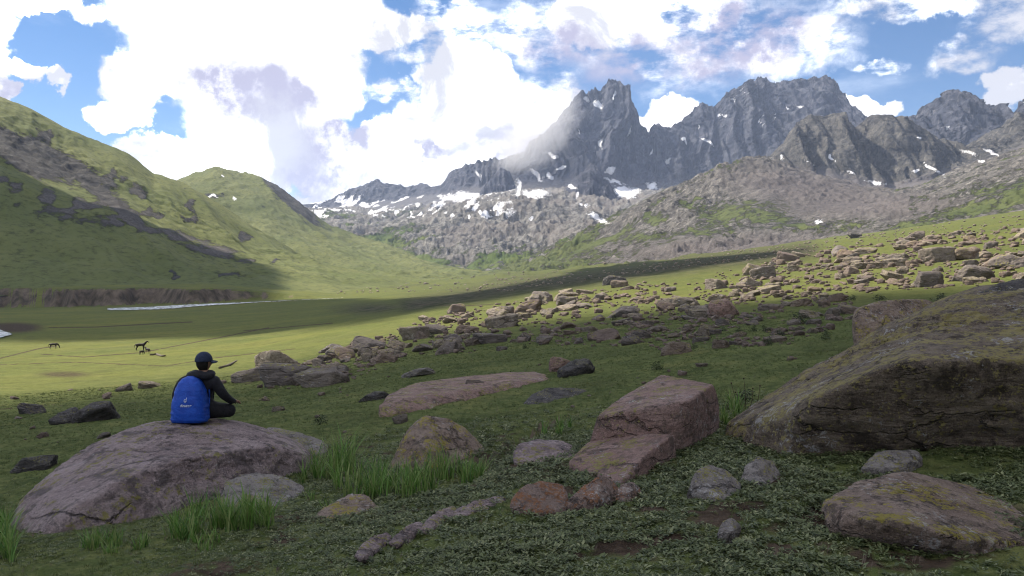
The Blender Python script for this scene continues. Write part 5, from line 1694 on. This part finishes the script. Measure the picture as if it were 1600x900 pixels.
# cap
cv, cf = ico(5)
sel = cv[:, 2] > -0.05
cp = cv * np.array([0.094, 0.108, 0.112])
cp[:, 2] = np.where(cv[:, 2] > 0, cp[:, 2], -0.012)
capv = np.stack([cp[:, 0] * ca - cp[:, 1] * sa, cp[:, 0] * sa + cp[:, 1] * ca, cp[:, 2]], -1)
cap = link("cap", np_mesh("cap", capv, cf), CAPM, person, (HC[0], HC[1], HC[2] + 0.022))
vv, vf = [], []
for k in range(13):
    a = math.radians(-62 + 124 * k / 12)
    for rr, zz in ((0.092, 0.0), (0.175 - 0.03 * abs(k - 6) / 6, -0.022)):
        for dz in (0.004, -0.004):
            lx, ly = math.sin(a) * rr * 0.9, math.cos(a) * rr
            vv.append((lx * ca - ly * sa, lx * sa + ly * ca, zz + dz - 0.008 * abs(math.sin(a))))
for k in range(12):
    a, b = 4 * k, 4 * (k + 1)
    vf += [(a, a + 2, b + 2, b), (a + 1, b + 1, b + 3, a + 3), (a + 2, a + 3, b + 3, b + 2), (a, b, b + 1, a + 1)]
link("visor", np_mesh("visor", vv, vf), CAPM, cap, (0, 0, 0.0))
# hood lying round the neck
hv2, hf2 = [], []
for i in range(28):
    a = 6.28318 * i / 28
    for j in range(10):
        b = 6.28318 * j / 10
        rr = 0.052 + (0.012 if math.sin(a) < 0 else 0)
        R_ = 0.088
        hv2.append(((R_ + rr * math.cos(b)) * math.cos(a) * 1.25, (R_ + rr * math.cos(b)) * math.sin(a), rr * math.sin(b) * 0.9 + 0.012 * math.sin(3 * a)))
hf2 = [(i * 10 + j, ((i + 1) % 28) * 10 + j, ((i + 1) % 28) * 10 + (j + 1) % 10, i * 10 + (j + 1) % 10) for i in range(28) for j in range(10)]
link("hood", np_mesh("hood", hv2, hf2), JACKET, person, (0.045, 0.07, 0.56))

# backpack with a rain cover
H_ = 0.565


def pk_w(t): return np.interp(t, [0, .06, .2, .45, .7, .85, .94, 1.0], [.200, .215, .214, .200, .172, .138, .098, .03])
def pk_d(t): return np.interp(t, [0, .06, .2, .45, .7, .85, .94, 1.0], [.13, .155, .165, .16, .14, .11, .075, .02])


rows_, cols_ = 70, 96
pvv = []
tt = np.concatenate([[0.0], np.linspace(0.0, 1.0, rows_ - 1)])
for i, t in enumerate(tt):
    for k in range(cols_):
        a = 6.28318 * k / cols_
        ca_, sa_ = math.cos(a), math.sin(a)
        ex = 2 / 3.0
        ux, uy = math.copysign(abs(ca_) ** ex, ca_), math.copysign(abs(sa_) ** ex, sa_)
        m_ = 0.0 if i == 0 else 1.0
        pvv.append((ux * pk_w(t) * m_, uy * pk_d(t) * m_, t * H_))
pvv = np.array(pvv)
wr = fbm(pvv[:, 0] * 5 + 3, pvv[:, 2] * 16 + pvv[:, 0] * 7, pvv[:, 1] * 5, oct=3, seed=700, ridged=True)
side = sstep(np.abs(pvv[:, 0]), 0.10, 0.24)
nrm = pvv * np.array([1, 1.6, 0]); nrm /= (np.linalg.norm(nrm, axis=1)[:, None] + 1e-6)
pvv = pvv + nrm * (0.010 * wr * (0.25 + side))[:, None]
PK = SEAT + np.array([-0.025, -0.10, 0.0])
pack = empty("backpack", PK)
pack.rotation_euler = (math.radians(-3), 0, math.radians(-2))
tag(pack, "tall blue rain-covered backpack with a pale emblem on the hiker's back", "backpack")
cover = link("rain_cover", np_mesh("rain_cover", pvv, grid_faces(rows_, cols_, wrap=True)), PACK, pack)
# elastic hem round the cover and shoulder straps
hemp = [(math.copysign(abs(math.cos(a)) ** (2 / 3), math.cos(a)) * 0.195, 0.100, 0.28 + math.copysign(abs(math.sin(a)) ** (2 / 3), math.sin(a)) * 0.26) for a in np.linspace(0, 6.28318, 40)]
link("hem", tube(hemp, [0.010] * 40, 6), PACK, pack)
for sx in (-1, 1):
    link("shoulder_strap", tube([(sx * 0.10, 0.08, 0.50), (sx * 0.13, 0.16, 0.535), (sx * 0.15, 0.25, 0.53), (sx * 0.16, 0.30, 0.43), (sx * 0.17, 0.26, 0.25)], [.018, .024, .024, .022, .016], 6), STRAP, pack)


def back_y(x, z):
    t = np.clip(z / H_, 0, 1)
    u = np.clip(np.abs(x) / pk_w(t), 0, 0.999)
    return -pk_d(t) * (1 - u ** 3) ** (1 / 3.0)


def print_on(name, verts2, faces, px_c, pz_c, sz):
    v = np.array([(px_c + sz * a, 0, pz_c + sz * b) for a, b in verts2])
    v[:, 1] = back_y(v[:, 0], v[:, 2]) - 0.009
    me = bpy.data.meshes.new(name); me.from_pydata([tuple(q) for q in v], [], faces); me.update()
    o = link(name, me, LOGO, cover)
    sd = o.modifiers.new('thick', 'SOLIDIFY'); sd.thickness = 0.002
    return o


cu = bpy.data.curves.new("lettering", 'FONT'); cu.body = "deuter"; cu.size = 1.0; cu.align_x = 'CENTER'; cu.align_y = 'CENTER'; cu.resolution_u = 3; cu.shear = 0.25
tobj = bpy.data.objects.new("lettering", cu); COL.objects.link(tobj)
dg = bpy.context.evaluated_depsgraph_get(); dg.update()
tm = bpy.data.meshes.new_from_object(tobj.evaluated_get(dg))
print_on("lettering", [(v.co.x, v.co.y) for v in tm.vertices], [tuple(p.vertices) for p in tm.polygons], 0.012, 0.215, 0.052)
bpy.data.objects.remove(tobj)
# emblem: an open ring with a rising hook
em_v, em_f = [], []
for i in range(25):
    a = math.radians(70 + 290 * i / 24)
    wv = 0.10 + 0.10 * (i / 24)
    for r in (0.62 - wv, 0.62 + wv):
        em_v.append((r * math.cos(a) * 0.8, r * math.sin(a)))
em_f = [(2 * i, 2 * i + 1, 2 * i + 3, 2 * i + 2) for i in range(24)]
o_ = len(em_v)
for i in range(9):
    t = i / 8
    cx, cz, wv = 0.42 + 0.30 * t * t, -0.1 + 1.6 * t, 0.13 * (1 - 0.6 * t)
    em_v += [(cx - wv, cz), (cx + wv, cz)]
em_f += [(o_ + 2 * i, o_ + 2 * i + 1, o_ + 2 * i + 3, o_ + 2 * i + 2) for i in range(8)]
print_on("emblem", em_v, em_f, 0.006, 0.275, 0.026)

# ------------------------------------------------------------------ grazing horses far out on the valley floor
HORSE = cloth("dark_horse", (0.012, 0.009, 0.007), (0.03, 0.022, 0.016), 0.7, 3)


def horse_mesh(graze, scale=1.0):
    v = [(0.0, 0, 1.18, .27), (0.55, 0, 1.20, .29), (-0.55, 0, 1.22, .30), (0.80, 0, 1.30, .24), (-0.80, 0, 1.20, .20)]
    e = [(0, 1), (0, 2), (1, 3), (2, 4)]
    neck = [(1.08, 0, 1.15, .22), (1.32, 0, 0.85, .16), (1.42, 0, 0.52, .13), (1.50, 0, 0.22, .09)] if graze else [(1.0, 0, 1.50, .24), (1.16, 0, 1.76, .17), (1.36, 0, 1.80, .13), (1.62, 0, 1.60, .09)]
    i0 = len(v); v += neck; e += [(3, i0), (i0, i0 + 1), (i0 + 1, i0 + 2), (i0 + 2, i0 + 3)]
    i0 = len(v); v += [(-1.0, 0, 1.10, .06), (-1.10, 0, 0.75, .05), (-1.08, 0, 0.5, .03)]; e += [(4, i0), (i0, i0 + 1), (i0 + 1, i0 + 2)]
    for sy in (-1, 1):
        i0 = len(v); v += [(0.62, .17 * sy, 0.90, .12), (0.63, .17 * sy, 0.50, .065), (0.62, .17 * sy, 0.12, .045), (0.66, .17 * sy, 0.03, .055)]; e += [(1, i0), (i0, i0 + 1), (i0 + 1, i0 + 2), (i0 + 2, i0 + 3)]
        i0 = len(v); v += [(-0.58, .18 * sy, 0.90, .15), (-0.52, .18 * sy, 0.72, .10), (-0.72, .18 * sy, 0.48, .065), (-0.68, .18 * sy, 0.12, .045), (-0.64, .18 * sy, 0.03, .055)]
        e += [(2, i0), (i0, i0 + 1), (i0 + 1, i0 + 2), (i0 + 2, i0 + 3), (i0 + 3, i0 + 4)]
    me = skinned("horse", v, e, 0, 1)
    me.materials.append(HORSE)
    return me


HM = [horse_mesh(True), horse_mesh(False)]
for i, (px, py, hm, rz, s_, lb) in enumerate([(219, 547, 1, 0.15, 1.0, "dark horse standing with raised head on the far meadow left of the hiker"), (83, 545, 0, 0.3, 0.9, "dark horse grazing alone near the pool on the far left"),
                                              (231, 550, 1, 2.6, 0.62, "dark foal behind the standing horse on the far meadow"), (221, 553, 0, 1.3, 0.5, "small dark foal in front of the standing horse on the far meadow")]):
    g = hit(px, py, 40)
    o = bpy.data.objects.new("horse", HM[hm]); COL.objects.link(o)
    HM[hm].polygons.foreach_set('use_smooth', np.ones(len(HM[hm].polygons), bool))
    o.location = g; o.rotation_euler = (0, 0, rz); o.scale = (s_ * 0.8,) * 3
    tag(o, lb, "horse", "horses on the far meadow")
